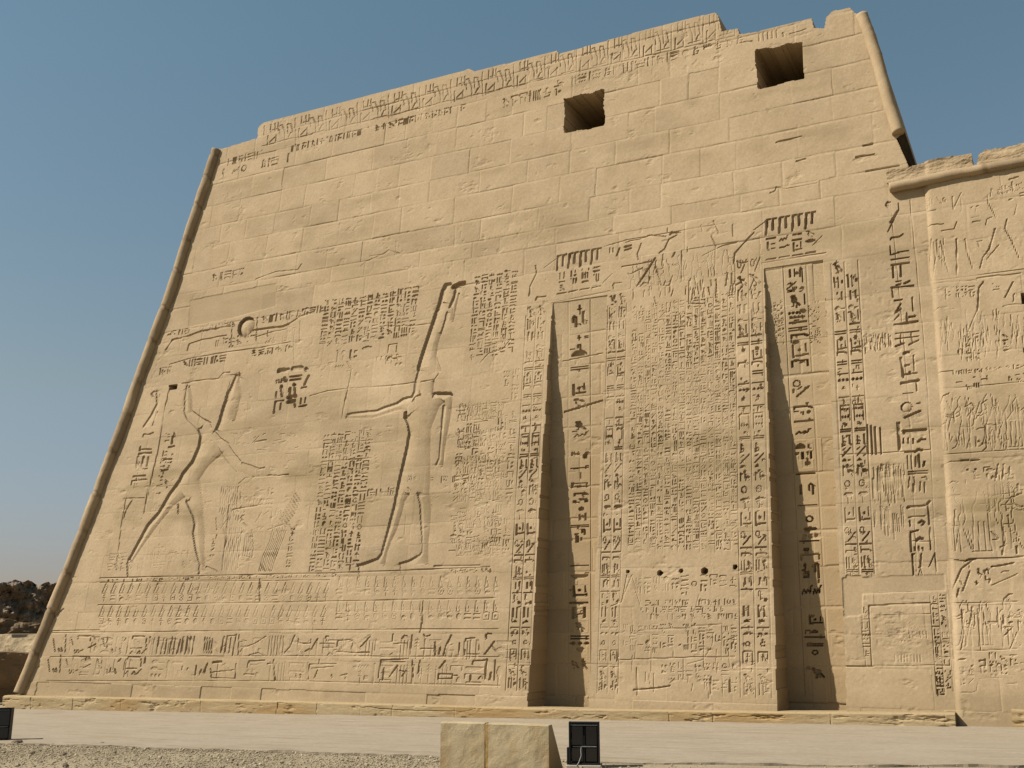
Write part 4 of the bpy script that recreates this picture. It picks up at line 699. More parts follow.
# ------------------------------------------------------------------ round mouldings
def tube(name, pts, rad, mat, parent, joints=(), segs=26, seed=0, caps=True, noise=.06, thick=None):
    pts = np.array(pts, float); d = np.linalg.norm(np.diff(pts, axis=0), axis=1); s = np.r_[0, np.cumsum(d)]
    n = int(s[-1]/.06)+2; t = np.linspace(0, s[-1], n); P = np.stack([np.interp(t, s, pts[:, k]) for k in range(3)], 1)
    ax = pts[-1]-pts[0]; ax /= np.linalg.norm(ax); a = np.cross(ax, [0, 1, .01]); a /= np.linalg.norm(a); b = np.cross(ax, a)
    th = np.linspace(0, 2*np.pi, segs, endpoint=False); TT, AA = np.meshgrid(t, th, indexing='ij')
    rr = rad*(1+noise*fbm(TT, np.cos(AA)*.4+np.sin(AA)*.27, .5, 600+seed, 4)*1.5)
    rj = np.random.default_rng(seed+50); lev = np.ones(n)
    for jt in joints: lev = np.where(t > jt, rj.uniform(.93, 1.05), lev)
    rr *= lev[:, None]
    for jt in joints: rr *= 1-.22*np.exp(-((TT-jt-.05*np.sin(AA))/.04)**2)*rj.uniform(.5, 1.2)
    ck = np.cumsum(np.random.default_rng(seed).normal(0, .004, n)); P = P+a*(ck-np.linspace(0, ck[-1], n))[:, None]
    V = P[:, None, :]+rr[..., None]*(np.cos(AA)[..., None]*a+np.sin(AA)[..., None]*b)
    V = V.reshape(-1, 3); i = np.arange(n-1)[:, None]*segs; j = np.arange(segs)[None, :]; j2 = (j+1) % segs
    F = np.stack([i+j, i+j2, i+segs+j2, i+segs+j], -1).reshape(-1, 4)
    k = len(V); V = np.vstack([V, P[0], P[-1]])
    e = np.arange(segs); f0 = np.stack([e, (e+1) % segs, np.full(segs, k), np.full(segs, k)], 1)
    me = bpy.data.meshes.new(name)
    faces = [tuple(q) for q in F.tolist()]+[(int((q+1) % segs), int(q), k) for q in range(segs)]+[(int((n-1)*segs+q), int((n-1)*segs+(q+1) % segs), k+1) for q in range(segs)]
    me.from_pydata(V.tolist(), [], faces); me.update()
    tn = np.ones(n)
    for jt in joints: tn = np.where(t > jt, rj.uniform(.78, 1.08), tn)
    tn = tn[:, None]*(1+.12*fbm(TT, AA, (.5, 1.5), 640+seed, 3)); dk = np.zeros_like(TT)
    for jt in joints: dk = np.maximum(dk, np.exp(-((TT-jt)/.07)**2)*rj.uniform(.3, .9))
    for key, val in (('tone', np.r_[tn.ravel(), 1, 1]), ('stain', np.r_[dk.ravel(), 0, 0])):
        at = me.attributes.new(key, 'FLOAT', 'POINT'); at.data.foreach_set('value', val.astype(np.float32))
    me.polygons.foreach_set('use_smooth', [True]*len(F)+[False]*(2*segs)); me.materials.append(mat)
    return link(bpy.data.objects.new(name, me), parent)
def on_face(x, y, off=0.0):
    u, z = uv(x, y, off); return (u, face_y(z, off), z)
lp = [on_face(*p, .0) for p in [(20, 693), (78, 545), (128.5, 411), (174.5, 283), (217, 150)]]
tube('corner_moulding', lp, .215, M_TORUS, tower, joints=[1.4, 2.9, 4.3, 5.9, 7.2, 8.8, 10.3, 11.5, 13.1, 14.4, 15.9, 17.2, 18.6, 19.8, 20.8], seed=3)
rp = [on_face(*p, -.06) for p in [(862, 15), (876, 55), (888, 95), (898.5, 133)]]
tube('corner_moulding', rp, .165, M_WALL if False else M_TORUS, tower, joints=[], seed=5, noise=.04)

# ------------------------------------------------------------------ plinth along the foot
def strip(name, us, prof, zt, zb, off, mat, parent, seed, amp=.012, depth=.34):
    """low ledge: cross-section profile swept along the wall foot"""
    us = np.asarray(us); n = len(us)
    sv = np.concatenate([np.linspace(0, 1, 12), 1+np.linspace(0, 1, 26)[1:]])      # 0..1 top (back to front), 1..2 front face
    U, S = np.meshgrid(us, sv, indexing='ij'); ZT = np.interp(U, *zt); ZB = np.interp(U, *zb)
    top = S <= 1
    yb = face_y(ZT, off); d = depth
    Y = np.where(top, yb+.3-(d+.3)*S, yb-d); Z = np.where(top, ZT, ZT-(ZT-ZB)*(S-1))
    ro = .035; ed = np.clip(1-np.abs(S-1)/.12, 0, 1); Z = Z-ro*ed**2*.8; Y = Y+ro*ed**2*.6
    nz = fbm(U, S*.5, (.9, .25), seed, 5, .55); chip = np.clip(fbm(U, S*.4, (.45, .12), seed+50, 4, .6)-.22, 0, 1)*(S > .8)
    J = np.zeros_like(U)
    r = random.Random(seed); u = us[0]
    while u < us[-1]:
        u += r.uniform(1.0, 3.4); J = np.maximum(J, np.clip(1-np.abs(U-u-.03*nz)/.02, 0, 1)*.03*r.choice([.3, .7, 1]))
    ck = np.abs(S-1.28-.25*vnoise(U, U*0, .9, seed+3)-.1*vnoise(U, U*0, .2, seed+4)); crack = np.clip(1-ck/.035, 0, 1)*np.clip(vnoise(U, U*0, 1.7, seed+5)*5-.2, 0, 1)*.04
    Y = Y+np.where(top, 0, nz*amp*2+J+crack)+chip*.10*(S > 1); Z = Z+np.where(top, nz*amp*1.2, 0)-chip*.05*top
    V = np.stack([U, Y, Z], -1).reshape(-1, 3); m = len(sv)
    i = np.arange(n-1)[:, None]*m; j = np.arange(m-1)[None, :]
    F = np.stack([i+j, i+j+1, i+m+j+1, i+m+j], -1).reshape(-1, 4)
    # end faces
    base = len(V); ex, ef = [], []
    for e in (0, n-1):
        ring = V[e*m:(e+1)*m]; bk = ring.copy(); bk[:, 1] = ring[0, 1]
        o = base+sum(len(x) for x in ex); ex.append(bk); k = np.arange(m-1)
        ef.append(np.stack([e*m+k, e*m+k+1, o+k+1, o+k], 1))
    V = np.concatenate([V]+ex); F = np.concatenate([F]+ef); pad = len(V)-base
    stain = np.clip(np.where(top, .05, .35+1.4*fbm(U, S*.6, (1.6, .6), seed+70, 4)), 0, 1); tone = 1+.05*nz
    return mesh_np(name, V, F, mat, parent, {'tone': np.r_[tone.ravel(), np.ones(pad)], 'stain': np.r_[stain.ravel(), np.full(pad, .2)]})
def foot_z(x, y, off): return uv(x, y, off)
tops = [foot_z(*p, -.34) for p in [(3, 695.5), (140, 698), (300, 701.5), (528, 708), (778, 712), (955, 713)]]
uu = [t[0] for t in tops]; zz = [t[1] for t in tops]
strip('plinth', np.arange(uu[0], uv(956, 713, -.34)[0], .03), None, (uu, zz), (uu, [float(ground_z(u, 26.7))-.1 for u in uu]), 0.0, M_PLINTH, tower, 21)

# ================================================================== gateway wall on the right
gate = empty('gateway_wall', (0, 0, 0), 'lower carved gateway wall joined to the right side of the big tower, topped by a round moulding', 'wall')
GT = Field(spaced(-4.4, 4.6, .0225, .03), np.arange(0.05, 16.3, .0235))
masonry(GT, 13, -4.4, 4.6, lambda U, Z: np.full_like(U, .42)); weather(GT, 700, .5)
jl = edge_u(JOINT, GT.zs)
def carve_gate(F):
    L = lambda p, w, d: F.line(p, w*.78, d*.85)
    W1 = lambda p: C(880, 140, 7.11, p); W2 = lambda p: C(900, 240, 8.26, p); W3 = lambda p: C(900, 330, 8.26, p); W4 = lambda p: C(900, 420, 8.26, p); W5 = lambda p: C(900, 510, 8.26, p); W6 = lambda p: C(740, 555, 3.606, p); W0 = lambda p: C(740, 200, 3.606, p)
    for pts, w, d in [([(300, 435), (302, 480)], 1.4, .06), ([(280, 482), (318, 478)], 1.3, .05), ([(358, 420), (360, 465)], 1.3, .05), ([(340, 470), (345, 490)], 1.6, .06), ([(410, 415), (440, 460)], 1.5, .05), ([(285, 545), (330, 520), (400, 505)], 1.5, .05), ([(520, 410), (525, 500), (580, 385)], 1.4, .05), ([(580, 420), (582, 520)], 1, .03), ([(650, 490), (660, 485)], 1.5, .06), ([(690, 480), (700, 478)], 1.5, .06), ([(655, 560), (710, 550)], 1.3, .05), ([(660, 592), (718, 585)], 1.4, .05), ([(682, 500), (683, 550)], 1, .03), ([(770, 400), (770, 450), (830, 560)], 1.2, .04), ([(755, 610), (765, 570), (800, 555)], 1.2, .045), ([(820, 640), (800, 720), (780, 768)], 1.8, .07), ([(905, 570), (890, 640), (950, 740)], 1.4, .05), ([(308, 690), (310, 640), (370, 610), (450, 605)], 1.4, .055), ([(440, 655), (530, 640), (550, 590)], 1.2, .045), ([(920, 290), (985, 270)], 1.6, .07), ([(940, 310), (950, 370)], 1.8, .06), ([(1000, 390), (1024, 384)], 1.8, .06), ([(1000, 408), (1024, 402)], 1.8, .06), ([(925, 432), (940, 430)], 2.2, .07), ([(960, 540), (975, 470)], 1, .03)]: L(W1(pts), w, d)
    rows(F, (918, 203), (945, 197), (918, 209), 1, .05, 201, .8); rows(F, (990, 190), (1060, 176), (990, 198), 2, .05, 202)
    for pts, w, d in [([(262, 0), (245, 230), (248, 320)], 1.7, .07), ([(300, 150), (280, 280)], 1.4, .05), ([(325, 145), (370, 180), (405, 270)], 1.2, .04), ([(470, 0), (475, 295)], 1.5, .06), ([(340, 20), (380, 180), (410, 280)], 1.2, .04), ([(540, 0), (560, 110), (605, 240)], 1.4, .05), ([(770, 0), (740, 80), (690, 150), (665, 240)], 1.7, .065), ([(820, 50), (750, 130), (720, 170)], 1.3, .045), ([(930, 30), (990, 160)], 1.1, .035), ([(650, 30), (655, 60)], 1.4, .05), ([(640, 20), (680, 18)], 1.3, .05), ([(640, 325), (780, 305), (1000, 285)], 1.3, .04), ([(190, 390), (350, 360), (640, 340)], 1.1, .035), ([(215, 440), (230, 420), (330, 405)], 1.3, .045), ([(245, 670), (275, 600), (320, 570)], 1.5, .055), ([(690, 355), (655, 400), (645, 590)], 1.8, .065), ([(640, 590), (600, 680), (565, 768)], 1.2, .045), ([(935, 355), (870, 480)], 1.6, .06), ([(945, 450), (940, 520)], 1.2, .04), ([(855, 555), (910, 545), (1020, 535)], 1.1, .035)]: L(W2(pts), w, d)
    text(F, (944, 287), (976, 283), (945, 304), 4, .05, 203); text(F, (992, 284), (1000, 282), (993, 302), 1, .04, 204)
    for k in range(16):
        x = 922+rnd.uniform(0, 22); y = 242+rnd.uniform(-4, 8); L([(x, y), (x+rnd.uniform(0, 1.2), y+rnd.uniform(6, 24))], .9, .025)
    for k in range(120):                                   # hatched garments / reeds of the second band
        x = rnd.uniform(932, 1070); y = rnd.uniform(312, 345)-(x-932)*.05; L([(x, y), (x+rnd.uniform(-2.5, 3), y+rnd.uniform(6, 20))], rnd.uniform(.7, 1.2), rnd.uniform(.018, .04))
    text(F, (955, 335), (980, 332), (957, 368), 3, .04, 205, density=.8); text(F, (1001, 332), (1008, 331), (1002, 360), 1, .045, 206)
    rows(F, (953, 370), (1060, 362), (953, 376), 1, .055, 207); text(F, (955, 376), (1040, 372), (957, 392), 10, .05, 208, density=.75)
    for pts, w, d in [([(260, 385), (350, 350), (440, 345)], 1.3, .05), ([(325, 640), (345, 590), (360, 550), (410, 530)], 1.4, .055), ([(450, 740), (445, 690), (480, 640)], 1.3, .045), ([(540, 640), (590, 610), (620, 640), (560, 720)], 1.2, .04), ([(720, 585), (680, 610), (685, 670), (630, 740)], 1.3, .045), ([(960, 565), (930, 610), (940, 670), (890, 740)], 1.3, .05), ([(980, 620), (985, 730)], 1.2, .04), ([(700, 740), (690, 640)], 1, .03), ([(800, 600), (790, 700)], 1, .03), ([(270, 440), (278, 490)], 1, .03)]: L(W3(pts), w, d)
    for k in range(40):
        x = rnd.uniform(945, 1060); y = rnd.uniform(398, 422); L([(x, y), (x+rnd.uniform(-5, 5), y+rnd.uniform(4, 18))], rnd.uniform(.8, 1.2), rnd.uniform(.02, .04))
    for pts, w, d in [([(290, 50), (340, 45), (380, 30)], 1.6, .06), ([(385, 10), (375, 260)], 1.3, .05), ([(640, 80), (690, 70)], 1.3, .05), ([(715, 40), (718, 230), (690, 260)], 1.6, .06), ([(760, 90), (735, 200)], 1.2, .04), ([(650, 180), (660, 182)], 1.8, .07), ([(685, 195), (690, 200)], 1.8, .07), ([(990, 150), (985, 240)], 1.2, .04), ([(820, 60), (870, 250)], 1.1, .035), ([(330, 385), (430, 345), (520, 345)], 1.2, .045), ([(510, 340), (570, 336)], 2.2, .08), ([(590, 338), (655, 334)], 2.2, .08), ([(560, 412), (563, 420)], 1.8, .07), ([(625, 408), (630, 416)], 2.2, .08), ([(610, 430), (625, 455), (625, 480)], 1.4, .06), ([(620, 468), (660, 464)], 1.7, .06), ([(615, 492), (660, 488)], 1.7, .06), ([(700, 430), (700, 395), (740, 392)], 1.4, .06), ([(720, 420), (722, 425)], 1.8, .06), ([(545, 505), (548, 525)], 1.8, .06), ([(815, 370), (790, 500)], 2, .06), ([(860, 370), (850, 490)], 1.8, .05), ([(910, 390), (912, 450)], 1.5, .05), ([(370, 560), (368, 600)], 1.8, .06), ([(400, 560), (402, 600)], 1.6, .05), ([(415, 530), (440, 510), (480, 520)], 1.3, .045), ([(390, 660), (420, 630), (500, 625)], 1.3, .05), ([(760, 635), (800, 622), (960, 600)], 1, .035), ([(885, 750), (880, 690), (920, 640), (980, 625)], 1.2, .05), ([(525, 660), (530, 768)], 1.1, .04), ([(660, 700), (740, 690), (800, 740)], 1, .035)]: L(W4(pts), w, d)
    for k in range(34):
        x = rnd.uniform(948, 1060); y = rnd.uniform(430, 440); L([(x, y), (x+rnd.uniform(-3, 3), y+rnd.uniform(5, 14))], .9, .03)
    for pts, w, d in [([(460, 0), (450, 200), (460, 340)], 1.4, .055), ([(490, 160), (465, 330)], 1.1, .04), ([(530, 160), (600, 330)], 1.2, .045), ([(565, 165), (610, 300)], 1.1, .04), ([(410, 118), (412, 124)], 2, .07), ([(410, 182), (412, 186)], 1.8, .06), ([(400, 50), (415, 90)], 1, .03), ([(755, 180), (820, 240), (770, 250)], 1.2, .045), ([(855, 140), (860, 250), (875, 290), (830, 310)], 1.4, .055), ([(850, 335), (852, 370)], 1.8, .05), ([(962, 230), (965, 260)], 1.4, .05), ([(965, 300), (970, 360)], 2, .06), ([(400, 405), (520, 425), (620, 408), (700, 402), (830, 398), (1020, 388)], 1.3, .06), ([(540, 425), (570, 410), (625, 405)], 2.0, .10), ([(570, 440), (575, 475)], 1.3, .05), ([(490, 650), (475, 715)], 2.2, .06), ([(545, 615), (525, 660)], 1.6, .05), ([(480, 540), (520, 620)], 1.5, .04), ([(650, 490), (660, 530)], 1.8, .07), ([(700, 515), (720, 490)], 1.8, .07), ([(760, 470), (830, 462), (940, 440)], 1.8, .07), ([(710, 550), (715, 580), (745, 575), (745, 600)], 1.6, .06), ([(632, 595), (640, 610)], 2.2, .08), ([(690, 500), (740, 495)], 1.2, .04), ([(840, 515), (900, 505)], 1.2, .04), ([(860, 740), (900, 700), (930, 695)], 1.6, .045)]: L(W5(pts), w, d)
    for pts, w, d in [([(800, 200), (810, 280), (800, 340)], 1.5, .06), ([(840, 190), (815, 330)], 1.2, .045), ([(860, 195), (870, 340)], 1.2, .045), ([(875, 190), (885, 240), (905, 290), (905, 320)], 1.2, .045), ([(930, 190), (935, 260)], 1.2, .04), ([(1000, 280), (975, 340)], 1.3, .05), ([(775, 345), (860, 345), (1000, 338)], 1.0, .035), ([(790, 378), (812, 376)], 1.9, .08), ([(865, 382), (885, 378), (887, 400)], 1.8, .07), ([(868, 402), (885, 398)], 1.8, .07), ([(905, 398), (910, 396)], 2.8, .09), ([(932, 394), (936, 392)], 2.4, .08), ([(865, 445), (945, 442)], 1, .035), ([(800, 495), (835, 497), (855, 490), (858, 465)], 1.1, .04), ([(965, 465), (1000, 462)], 1.5, .05), ([(795, 405), (798, 407)], 1.3, .05), ([(805, 405), (808, 407)], 1.3, .05), ([(755, 175), (880, 172), (1000, 168)], 1.0, .035), ([(770, 120), (800, 50), (840, 20)], 2.2, .05), ([(830, 60), (805, 130)], 2, .045), ([(910, 110), (1000, 70)], 1.2, .035)]: L(W6(pts), w, d)
    text(F, (975, 566), (990, 564), (976, 585), 2, .06, 209, density=.8); text(F, (978, 655), (1060, 650), (978, 682), 8, .045, 210, density=.8); text(F, (958, 665), (975, 664), (959, 690), 2, .035, 211)
    text(F, (962, 606), (975, 604), (963, 645), 2, .03, 212, density=.6); text(F, (985, 610), (1060, 605), (985, 645), 5, .04, 213, density=.7); rows(F, (985, 470), (1060, 462), (985, 545), 5, .03, 214, .5)
    for x, y0, h, k, f, d in [(938, 398, 54, 'sit', 1, .045), (964, 396, 52, 'stand', 1, .045), (990, 394, 52, 'stand', 1, .045), (1014, 394, 54, 'robe', -1, .045), (1044, 392, 54, 'stand', -1, .045), (952, 486, 66, 'stand', 1, .045), (982, 490, 62, 'robe', -1, .045), (1010, 484, 66, 'stand', -1, .05), (1044, 484, 66, 'stand', 1, .045), (966, 600, 46, 'stand', 1, .05), (985, 600, 46, 'robe', 1, .045), (1008, 598, 48, 'stand', -1, .05), (1038, 598, 48, 'stand', -1, .05)]:
        figure(F, x, y0, h, k, f, d)
    for q in [[(930, 282), (975, 277), (1080, 262)], [(935, 390), (1080, 378)], [(942, 455), (1080, 446)]]: L(q, 1.0, .03)
    for x, y in [(1022.5, 299)]:
        u, z = uv(x, y); F.H[F.win(u+.02, u+.4, z-.12, z+.12)] = .7
    u, z = uv(1023, 351); F.H[F.win(u+.03, u+.3, z-.03, z+.03)] = .2
carved(GT, carve_gate, 870, .22, .6)
# deeper carved, worn lower register relief (undulating)
low = np.clip((3.9-GT.Z)/.4, 0, 1)*np.clip((GT.Z-2.6)/.4, 0, 1); GT.H += low*np.clip(vnoise(GT.U, GT.Z, (.22, .4), 760), 0, 1)*.07
n_ = fbm(GT.U, GT.Z, (2.5, .35), 901, 4, .6)
for pts, sv in [([(955, 495), (1080, 480), (1080, 535), (955, 545)], .6), ([(940, 420), (1080, 400), (1080, 450), (945, 465)], .4)]:
    m = GT.soft(pts, .4, 18); GT.stain = np.maximum(GT.stain, np.clip(1.1*sv*m*(.75+1.5*n_), 0, 1))
GT.stain = np.maximum(GT.stain, np.clip(fbm(GT.U, GT.Z, (3, .8), 951, 5, .6)*.9-.12, 0, .45)); GT.stain = np.maximum(GT.stain, .5*np.clip((1.3-GT.Z)/.3, 0, 1))
# the wall stands slightly proud, with a worn slanting edge along the joint; torus and parapet above
du = GT.U-jl[:, None]; GT.H = GT.H*np.clip(du/.2, .25, 1)+.062*np.exp(-(np.maximum(du, 0)/.085)**2)-.02
tor = lambda x: np.interp(x, [880, 889, 922, 952, 976, 1024, 1110], [189, 188, 181.5, 175.5, 171, 161.5, 145])
zt_u = np.array([uv(x, tor(x)-3.5) for x in np.linspace(878, 1110, 30)]); ztor = np.interp(GT.us, zt_u[:, 0], zt_u[:, 1])
up = np.array([uv(*p) for p in [(884, 172), (905, 168.5), (925, 163), (944, 159), (972, 155), (973.5, 165), (976.5, 166), (978, 157), (985, 152), (1000, 150), (1024, 145), (1110, 126)]]); zpar = np.interp(GT.us, up[:, 0], up[:, 1])
zpar = zpar+vnoise(GT.us, GT.us*0, .5, 770)*.05+vnoise(GT.us, GT.us*0, .12, 771)*.03
par = (GT.Z > ztor[None, :]) & (GT.Z < zpar[None, :]) & (GT.U > uv(886, 180)[0])
GT.H = np.where(par, GT.H*1.2-.02-.16*np.clip((GT.Z-ztor[None, :])/1.0, 0, 1)**2+.05*fbm(GT.U, GT.Z, (.5, .22), 780, 5, .6), GT.H)
gnode = ((du > 0) & (GT.Z <= ztor[None, :]+.03)) | par
emit(GT, gnode, [par], [M_WALL, M_WALL], gate, -.07, 5.0, ['wall', 'parapet'])
tp = [on_face(x, tor(x), -.12) for x in np.linspace(889.5, 1110, 24)]
tube('moulding', tp, .135, M_TORUS, gate, joints=[2.35, 4.9, 6.4], seed=9, noise=.05)
# low projecting stone at its foot, right
g0 = uv(1012, 720, -.25); 
fz = float(ground_z(g0[0], 26.7))
strip('foot_block', np.arange(g0[0], 4.5, .03), None, ([-5, 5], [uv(1014, 709.5, -.2)[1]]*2), ([-5, 5], [fz-.1, fz-.1]), -.07, M_PLINTH, gate, 25, depth=.12)

# ================================================================== ground
def sheet(name, us, vs, fn, mat, attrs=None):
    U, Vv = np.meshgrid(us, vs, indexing='ij'); P = fn(U, Vv); n, m = U.shape
    i = np.arange(n-1)[:, None]*m; j = np.arange(m-1)[None, :]
    F = np.stack([i+j, i+m+j, i+m+j+1, i+j+1], -1).reshape(-1, 4)
    o = mesh_np(name, P.reshape(-1, 3), F, mat, None, attrs(U, Vv, P) if attrs else None); o['kind'] = 'structure'; return o
gx = np.concatenate([np.linspace(-1500, -60, 14), np.linspace(-55, 25, 90), np.linspace(30, 1500, 14)]); gy = np.concatenate([np.linspace(-600, -20, 8), np.linspace(-15, 70, 90), np.linspace(75, 2500, 16)])
sheet('ground', gx, gy, lambda X, Y: np.stack([X, Y, ground_z(X, Y)+.03*fbm(X, Y, 3.0, 40, 3)-.02], -1), M_GRAVELBED)
edge = np.array([ground_hit(*p) for p in [(0, 744), (60, 745.2), (140, 747.5), (260, 751), (380, 754.5), (440, 756.5), (540, 760), (620, 762.5), (760, 765), (900, 766), (1024, 766)]])
ex_, ey_ = edge[:, 0], edge[:, 1]; o_ = np.argsort(ex_); ex_, ey_ = ex_[o_], ey_[o_]
ex_ = np.r_[-60, -40, ex_, 20]; ey_ = np.r_[ey_[0]-6, ey_[0]-2.5, ey_, ey_[-1]+.5]
def pave(X, V):
    e = np.interp(X, ex_, ey_)+.18*fbm(X, X*0, .9, 820, 4, .6)
    W = np.clip(V, 0, 1); Y = e+(27.6-e)*W
    z = ground_z(X, Y)+.045+.012*fbm(X, Y, (1.6, .5), 830, 4)+.01*vnoise(X, Y, (.5, .14), 831)
    z = z-.04*np.exp(-np.clip(V, 0, 1)/.03)*(.6+fbm(X, Y, (.7, .7), 833, 3)); z = np.where(V < 0, z-.06, z)
    return np.stack([X, Y, z], -1)
def pave_attr(U, V, P):
    X, Y = P[..., 0], P[..., 1]; s = fbm(X+.4*Y, Y, (2.2, .22), 840, 5, .6); s2 = np.clip(fbm(X+.5*Y, Y, (1.6, .09), 845, 4, .6)-.18, 0, 1)*np.clip(.5-X/18, .15, 1)
    return {'tone': 1+.10*s, 'stain': np.clip(.4*s+2.4*s2+.3*np.exp(-np.clip(V, 0, 1)/.08), 0, .9)}
sheet('pavement', np.arange(-60, 20, .07), np.r_[-.02, np.linspace(0, 1, 150)], pave, M_PAVE, pave_attr)

def pebbles(name, n, mat, seed, size, area):
    g = np.random.default_rng(seed)
    ico = np.array([(0, 0, 1), (.894, 0, .447), (.276, .851, .447), (-.724, .526, .447), (-.724, -.526, .447), (.276, -.851, .447), (.724, .526, -.447), (-.276, .851, -.447), (-.894, 0, -.447), (-.276, -.851, -.447), (.724, -.526, -.447), (0, 0, -1)])
    fc = np.array([(0, 1, 2), (0, 2, 3), (0, 3, 4), (0, 4, 5), (0, 5, 1), (1, 6, 2), (2, 7, 3), (3, 8, 4), (4, 9, 5), (5, 10, 1), (6, 7, 2), (7, 8, 3), (8, 9, 4), (9, 10, 5), (10, 6, 1), (11, 7, 6), (11, 8, 7), (11, 9, 8), (11, 10, 9), (11, 6, 10)])
    X, Y = area(g, n); n = len(X); s = size*np.exp(g.normal(0, .45, n)); rot = g.uniform(0, 6.28, n)
    V = ico[None]*(1+g.normal(0, .16, (n, 12, 1)))*s[:, None, None]*np.stack([g.uniform(.8, 1.4, n), g.uniform(.7, 1.2, n), g.uniform(.45, .8, n)], 1)[:, None, :]
    c, si = np.cos(rot)[:, None], np.sin(rot)[:, None]; V = np.stack([V[..., 0]*c-V[..., 1]*si, V[..., 0]*si+V[..., 1]*c, V[..., 2]], -1)
    V += np.stack([X, Y, ground_z(X, Y)+s*.2], 1)[:, None, :]
    F = (fc[None]+12*np.arange(n)[:, None, None]).reshape(-1, 3)
    tone = np.repeat(np.clip(g.normal(1, .15, n), .5, 1.4), 12)
    o = mesh_np(name, V.reshape(-1, 3), F, mat, None, {'tone': tone, 'stain': np.repeat(g.random(n)*.5, 12)}); return o
M_PEB = stone('pebble stone', (0.52, 0.43, 0.29), (0.42, 0.34, 0.22), (0.25, 0.2, 0.14), scale=3, bump=.2)
def gravel_area(g, n):
    X = g.uniform(-26, 1, n); e = np.interp(X, ex_, ey_); Y = e+.15-g.random(n)**1.3*7.0; on = g.random(n) < .025; Y = np.where(on, e+g.random(n)**2*9, Y)
    k = (X*X+Y*Y > 60) & (g.random(n) < np.clip((-6.5-X)/3.5, .05, 1)*np.clip(.75+1.2*vnoise(X, Y, 1.3, 99), .25, 1)); return X[k], Y[k]
pb = pebbles('gravel', 60000, M_PEB, 5, .0105, gravel_area); pb['kind'] = 'stuff'; pb['label'] = 'loose pale gravel in the foreground'
# a few larger loose stones
M_LOOSE = stone('loose stone', (0.24, 0.19, 0.13), (0.17, 0.13, 0.09), (0, 0, 0), attr=False, scale=4)
def loose_stone(px, py, w, label, flat=.5):
    p = ground_hit(px, py); r = random.Random(int(px*7+py)); bm_v = []
    n = 10; rows_ = 6; V = []
    for i in range(rows_+1):
        f = math.pi*i/rows_
        for j in range(n):
            a = 2*math.pi*j/n; q = 1+r.uniform(-.16, .16); V.append((p[0]+w*q*math.sin(f)*math.cos(a), p[1]+w*.8*q*math.sin(f)*math.sin(a), p[2]+w*flat*.6+w*flat*q*math.cos(f)))
    F = [(i*n+j, i*n+(j+1) % n, (i+1)*n+(j+1) % n, (i+1)*n+j) for i in range(rows_) for j in range(n)]
    o = mesh_py('loose_stone', V, F, M_LOOSE); o['label'] = label; o['category'] = 'stone'; o['group'] = 'loose stones on the gravel'; return o
loose_stone(17, 743.5, .13, 'dark flat stone lying against the foot of the left black floodlight', .4)
loose_stone(102, 744.8, .07, 'small dark stone on the gravel edge right of the left floodlight')
loose_stone(65.5, 767, .06, 'small dark stone at the bottom edge of the photo, left side', .6)
loose_stone(64, 755, .05, 'dark pebble-sized stone in the gravel below the plinth corner', .6)

